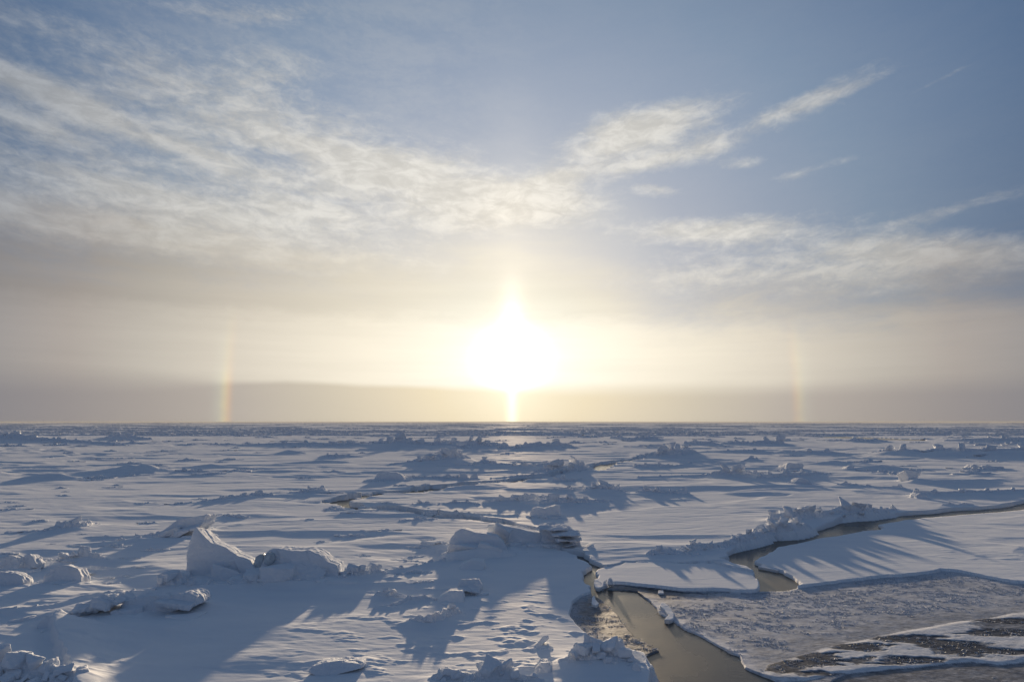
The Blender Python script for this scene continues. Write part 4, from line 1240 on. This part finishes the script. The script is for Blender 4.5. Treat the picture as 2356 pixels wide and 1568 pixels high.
# right
hero('ice_block', 'anvil shaped block wider at its top, right plain', 'ice block', [(2088, 1114), (2090, 1100), (2087, 1090), (2082, 1082), (2086, 1080), (2105, 1082), (2122, 1084), (2119, 1092), (2113, 1098), (2118, 1106), (2126, 1112)], 1110, 1.8, (0, .2), .9, 0, .075, .07, .9, 2)
hero('ice_block', 'flat topped oblong block alone on the right plain', 'ice block', [(1808, 1081), (1811, 1069), (1816, 1064), (1834, 1065), (1848, 1066), (1851, 1070), (1846, 1081)], 1080, 2.6, (0, .2), .9, 0, .11, .08, 1.2, 3)
hero('ice_block', 'little block just left of the flat topped oblong one', 'ice block', [(1797, 1077), (1799, 1069), (1804, 1066), (1807, 1077)], 1076, 1.4, (0, .2), .9, 0, .11, .06, 1., 3)
hero('ice_block', 'wedge shaped block with a trailing shadow, right plain', 'ice block', [(1822, 1117), (1830, 1108), (1842, 1100), (1853, 1099), (1866, 1106), (1873, 1117)], 1116, 1.8, (0, .3), .8, .1, .08, .07, .9, 3)
hero('ice_block', 'lone cube left of the long low drift, right plain', 'ice block', [(1948, 1083), (1952, 1074), (1958, 1070), (1966, 1071), (1969, 1083)], 1082, 2.0, (0, .2), .9, 0, .1, .08, 1, 3)
hero('ice_block', 'cube near the right edge beside a flat hummock', 'ice block', [(2234, 1078), (2237, 1070), (2242, 1067), (2250, 1070), (2257, 1072), (2257, 1078)], 1078, 2.0, (0, .2), .9, 0, .1, .08, 1, 3)
hero('ice_block', 'flat hummock block near the right edge', 'ice block', [(2260, 1080), (2264, 1072), (2275, 1068), (2286, 1072), (2310, 1073), (2314, 1080)], 1079, 2.4, (0, .2), .9, 0, .1, .08, 1, 3)
hero('ice_block', 'dark egg shaped boulder below the long low cliff, right', 'ice block', [(2108, 1148), (2112, 1139), (2122, 1134), (2132, 1137), (2138, 1148)], 1147, 1.2, (0, .3), .8, .1, .06, .05, .7, 4)
hero('ice_shard', 'thin upright shard at the right end of the highest lead heap', 'ice shard', [(2060, 1180), (2058, 1172), (2053, 1160), (2056, 1160), (2064, 1170), (2068, 1180)], 1176, .35, (0, .1), .8, 0, .035, .02, .4, 1)
# foreground middle
hero('ice_slab', 'flat rectangular slab lying on the snow below the central trio', 'ice slab', [(1052, 1360), (1054, 1344), (1060, 1338), (1100, 1338), (1110, 1350), (1104, 1360), (1082, 1368), (1062, 1366)], 1366, .9, (0, .5), .9, 0, .026, .035, .35, 2, [(1080, 1356, 0, (.9, .6, .14), (.1, .05, .1)), (1092, 1362, -.1, (.45, .4, .16), (.2, .2, .3))])
hero('ice_block', 'snow capped lump with an undercut right edge, below the front block', 'ice block', [(1046, 1316), (1060, 1302), (1085, 1292), (1112, 1294), (1116, 1304), (1108, 1316)], 1314, 1.1, (0, .5), .85, .1, .03, .03, .5, 5, mat=M_SNOW)
hero('ice_block', 'squared lump with a cracked right edge left of the open snow', 'ice block', [(1004, 1392), (1010, 1376), (1030, 1366), (1062, 1366), (1066, 1384), (1060, 1394)], 1390, 1.0, (0, .5), .85, .1, .028, .03, .5, 4, mat=M_SNOW)
hero('ice_shard', 'tilted flake standing in the snow, its top edge to the right', 'ice shard', [(1226, 1488), (1236, 1480), (1250, 1468), (1262, 1465), (1264, 1472), (1250, 1482), (1240, 1492), (1228, 1492)], 1490, .35, (0, .25), .85, 0, .02, .015, .25, 1)
hero('ice_block', 'rounded boulder left of the big snow pile at the bottom', 'ice block', [(1230, 1556), (1232, 1540), (1246, 1528), (1262, 1527), (1271, 1536), (1270, 1548), (1256, 1556)], 1553, .55, (0, .15), .8, .05, .02, .025, .3, 4)
hero('ice_shard', 'pointed ice tooth on the right flank of the bottom snow pile', 'ice shard', [(1458, 1562), (1456, 1540), (1460, 1528), (1468, 1530), (1478, 1545), (1480, 1562)], 1558, .35, (0, .15), .7, 0, .02, .02, .25, 2)
hero('ice_slab', 'small flat slab with a dark underside at the bottom edge', 'ice slab', [(706, 1548), (712, 1538), (740, 1532), (790, 1530), (826, 1534), (830, 1542), (800, 1548), (770, 1554), (730, 1556)], 1556, .8, (0, .3), .9, 0, .022, .03, .35, 2)
hero('ice_block', 'short pillar of snow on the lumps at the bottom edge', 'ice block', [(1122, 1560), (1120, 1540), (1126, 1527), (1134, 1528), (1137, 1545), (1136, 1560)], 1570, .3, (0, .05), .8, 0, .02, .02, .25, 3)


def flat_bit(name, label, cat, pts, z0, thick, mat=None, vox=.018):
    P = [gp(a, b, z0) for a, b in pts]
    c = np.mean(np.array(P), 0)
    S = Soup()
    V, F = S.prism([(a - c[0], b - c[1]) for a, b in P], thick, (0, 0), .94, 0)
    V = V - np.array([0, 0, 0])
    S.add(np.stack([V[:, 0], V[:, 2], z0 - V[:, 1]], 1), F[:, ::-1] if False else F[:, [0, 2, 1]])
    base = np.array([0, 0, z0])
    me = S.fuse(name, vox, 3, .012, .25, mat or M_SNOW, base)
    return tag(link(name, me, loc=(c[0], c[1], z0)), label, cat)


# bits of ice in and by the pool
hero('ice_chunk', 'small upright lump at the tip of the small white floe', 'ice chunk', [(1400, 1345), (1401, 1336), (1404, 1329), (1408, 1330), (1411, 1338), (1412, 1345)], 1343, .3, (0, .1), .8, 0, .025, .02, .25, 2)
flat_bit('ice_chunk', 'white elongated chip at the head of the brown pool', 'ice chunk', [(1361, 1388), (1362, 1374), (1367, 1368), (1371, 1378), (1378, 1387), (1372, 1392)], Z_T + .09, .3)
flat_bit('ice_chunk', 'tiny square chip on the brown ice right of the pool head', 'ice chunk', [(1514, 1364), (1515, 1357), (1526, 1356), (1528, 1363)], Z_T + .05, .2)
flat_bit('ice_floe', 'narrow white crescent of snowy ice on the right edge of the pool', 'ice floe', [(1518, 1392), (1520, 1386), (1530, 1386), (1542, 1396), (1551, 1411), (1549, 1422), (1540, 1425), (1528, 1424), (1538, 1414), (1530, 1402)], Z_T + .09, .3)
flat_bit('ice_chunk', 'snowy scrap between the narrow channel and the small floe tip', 'ice chunk', [(1366, 1340), (1372, 1330), (1390, 1328), (1402, 1334), (1396, 1344), (1378, 1352), (1370, 1350)], -.08, .3)
flat_bit('ice_slab', 'thin white slab floating in the bend of the open lead', 'ice slab', [(1744, 1302), (1760, 1297), (1780, 1300), (1797, 1308), (1790, 1311), (1765, 1306)], -.10, .3)

# ------------------------------------------------------------------ small hummocks of the far field: copies of a few kinds
PROTO = []
for i in range(7):
    S = Soup()
    ln = random.uniform(2.5, 5.5)
    for k in range(random.randint(12, 20)):
        sx = random.gauss(0, .38) * ln
        hh = max(.15, 1 - (abs(sx) / ln) ** 1.1)
        sz = random.uniform(.35, .9)
        S.chunk((sx, random.gauss(0, .5), hh * random.uniform(.1, .85) - .15), (sz * 1.5, sz * 1.1, sz * .9), (random.gauss(0, .3), random.gauss(0, .35), random.random() * 6))
    for k in range(6):
        S.chunk((ln * (k - 2.5) / 3.2, .1, -.15), (ln * .7, 2.2, 1.1 - .12 * abs(k - 2.5)), (0, random.gauss(0, .1), random.gauss(0, .2)))
    PROTO.append(S.fuse('ice_hummock', .11, 2, .05, .6, M_ICE))
first = {}
nh = 0
rng = np.random.default_rng(21)
for y0, y1, cnt, lab, grp in [(999, 1008, 72, 'small grey blue hummock in the dense far field below the horizon', 'far field hummocks'),
                              (1008, 1030, 74, 'small dark hummock scattered on the bright plain below the far field', 'hummocks on the far plain'),
                              (1030, 1100, 64, 'low snow lump scattered over the middle plain', 'snow lumps on the middle plain'),
                              (1100, 1260, 44, 'knee high snow lump on the nearer snow field', 'snow lumps nearer by'),
                              (1225, 1345, 34, 'ankle high lump of crusted snow in the foreground left of the lead', 'crust lumps in the foreground')]:
    for k in range(cnt):
        px, py = rng.uniform(-60, 2416), rng.uniform(y0, y1)
        if py > 1100 and px > 1300:
            px = rng.uniform(0, 1200)
        if y0 == 1225:
            px = rng.uniform(0, 420) if k % 3 else rng.uniform(780, 1010)
        if 1180 < px < 1700 and 1030 < py < 1150:
            px = px - 1100
        X, Y = gp(px, py)
        z = gz(X, Y)
        if z < -0.15:
            continue
        o = bpy.data.objects.new('ice_hummock', PROTO[nh % len(PROTO)]) if nh < len(PROTO) else first[nh % len(PROTO)].copy()
        COL.objects.link(o)
        if nh < len(PROTO):
            first[nh] = o
        s = rng.uniform(.5, 1.2) if py < 1030 else rng.uniform(.25, .55) if py < 1100 else rng.uniform(.12, .3) if y0 < 1200 else rng.uniform(.07, .17)
        o.location = (X, Y, z - .05 * s)
        o.scale = (s * rng.uniform(.9, 1.7), s, s * rng.uniform(.55, 1.1))
        o.rotation_euler = (0, 0, rng.normal(0, .35))
        tag(o, lab, 'ice hummock', grp)
        nh += 1

# ------------------------------------------------------------------ the far rubble field that reads as one mass
Vs, Fs, nV = [], [], 0
for k in range(900):
    py = 971.5 + 31.0 * rng.random() ** 1.25
    px = rng.uniform(-400, 2750)
    X, Y = gp(px, py)
    D = math.hypot(X, Y)
    ln = rng.uniform(6, 26) * (1 + D / 650)
    a = rng.normal(0, .30)
    hgt = rng.uniform(.35, 1.0) * (1 + min(D, 5000) / 2300)
    stp = max(.45, D / 1100)
    s = np.arange(-ln, ln, stp)
    n = len(s)
    if n < 4:
        continue
    env = 1 - (np.abs(s) / ln) ** 2
    crest = hgt * env * (0.55 + 0.9 * pn(s / (2.2 + D / 500), np.full(n, k * 1.7), 3) + 0.35 * rng.random(n) + .3 * (pn(s / (9 + D / 120), np.full(n, k * 2.3), 4))) 
    crest = np.clip(crest, .05, None)
    wob = 1.2 * fbm(s / 6.0, np.full(n, k * .77), 2, 5) * (1 + D / 900)
    cx, cy = X + s * math.cos(a) - wob * math.sin(a), Y + s * math.sin(a) + wob * math.cos(a)
    rows = []
    for (off, hf) in ((-1.0, -.15), (-.45, .55), (0.0, 1.0), (.5, .55), (1.2, -.15)):
        jit = rng.normal(0, .18, n) * crest
        z = np.where(hf > 0, crest * hf * (1 + rng.normal(0, .10, n)), -.15)
        rows.append(np.stack([cx + rng.normal(0, .15, n), cy + off * crest * 1.1 + jit, z], 1))
    Vv = np.stack(rows, 1).reshape(-1, 3)
    q = np.arange(n - 1)[:, None] * 5 + np.arange(4)[None, :]
    q = q.ravel()
    Vs.append(Vv)
    Fs.append(np.stack([q, q + 5, q + 6, q + 1], 1) + nV)
    nV += len(Vv)
me = mesh_from('ice_rubble', np.concatenate(Vs), np.concatenate(Fs), M_ICE, True)
tag(link('ice_rubble', me), 'endless jumble of low broken ice fading into the horizon', 'ice rubble', kind='stuff')

# ------------------------------------------------------------------ frost flowers on the young ice
sel = (ZONE == 3) | (ZONE == 6) | (ZONE == 5) | (ZONE == 4)
xy0 = np.stack([X_[sel], Y_[sel]], 1)
lo_, hi_ = xy0.min(0), xy0.max(0)
hi_[0] = min(hi_[0], 24)
N = 34000
px_ = rng.uniform(lo_[0], hi_[0], N)
py_ = rng.uniform(lo_[1], hi_[1], N)
zz, zo, cv_ = height(px_, py_, True)
den = 0.34 + 0.9 * fbm(px_ / 1.6, py_ / 1.1, 3, 201) + 0.5 * fbm(px_ / .35, py_ / .25, 2, 211)
sdS = poly_sd(px_, py_, S_SNOWY)
Xq, Yq = gp(1490, 1358, Z_T)
bare = np.exp(-((px_ - Xq) / 2.2) ** 2 - ((py_ - Yq) / 1.5) ** 2)
den = den - 0.9 * np.exp(-(np.maximum(-sdS, 0) / 1.0) ** 2) - 1.2 * bare
den = np.where(zo == 6, den - .35, den)
den = np.where(zo == 5, den - .05, den)
den = np.where(zo == 4, np.where(cv_ < .35, .22, 0.0), den)
keep = ((zo == 3) | (zo == 6) | (zo == 5) | (zo == 4)) & (rng.random(N) < den) & (zz > Z_W)
fx, fy, fz = px_[keep], py_[keep], zz[keep]
nf = min(len(fx), 13000)
fx, fy, fz = fx[:nf], fy[:nf], fz[:nf]
BL = 7
tris = []
BL = 26
cw = rng.uniform(.03, .10, nf)
for b in range(BL):
    a = rng.random(nf) * 6.283
    up = rng.uniform(.35, 1.1, nf)
    l = rng.uniform(.012, .034, nf) * (.6 + 4 * cw)
    dx, dy = np.cos(a), np.sin(a)
    cx, cy = fx + rng.normal(0, 1, nf) * cw, fy + rng.normal(0, .5, nf) * cw
    w = l * .55
    p0 = np.stack([cx - dy * w, cy + dx * w, fz - .004], 1)
    p1 = np.stack([cx + dy * w, cy - dx * w, fz - .004], 1)
    p2 = np.stack([cx + dx * l, cy + dy * l, fz + l * up], 1)
    tris.append(np.stack([p0, p1, p2], 1))
T = np.concatenate(tris).reshape(-1, 3)
me = mesh_from('frost_flowers', T, np.arange(len(T)).reshape(-1, 3), M_FROST, False)
tag(link('frost_flowers', me), 'small frost flowers growing all over the grey young ice', 'frost flowers', kind='stuff')

# ------------------------------------------------------------------ ice crystal haze over the ice
bm = bmesh.new()
bmesh.ops.create_cube(bm, size=1.0)
for v in bm.verts:
    v.co = Vector((v.co.x * 70000, v.co.y * 70000, -1.8 + (v.co.z + .5) * (HC + 1.5 + 1.8)))
me = bpy.data.meshes.new('haze')
bm.to_mesh(me)
bm.free()
mh = bpy.data.materials.new('ice crystal haze')
mh.use_nodes = True
t = NT(mh.node_tree)
out = mh.node_tree.nodes['Material Output']
mh.node_tree.nodes.remove(mh.node_tree.nodes['Principled BSDF'])
pv = t.n('ShaderNodeVolumePrincipled')
pv.inputs['Color'].default_value = (.33, .34, .36, 1)
pv.inputs['Density'].default_value = 0.00013
pv.inputs['Anisotropy'].default_value = 0.25
mh.node_tree.links.new(pv.outputs[0], out.inputs['Volume'])
me.materials.append(mh)
tag(link('haze', me), 'thin glittering haze of ice crystals over the sea ice', 'haze', kind='stuff')
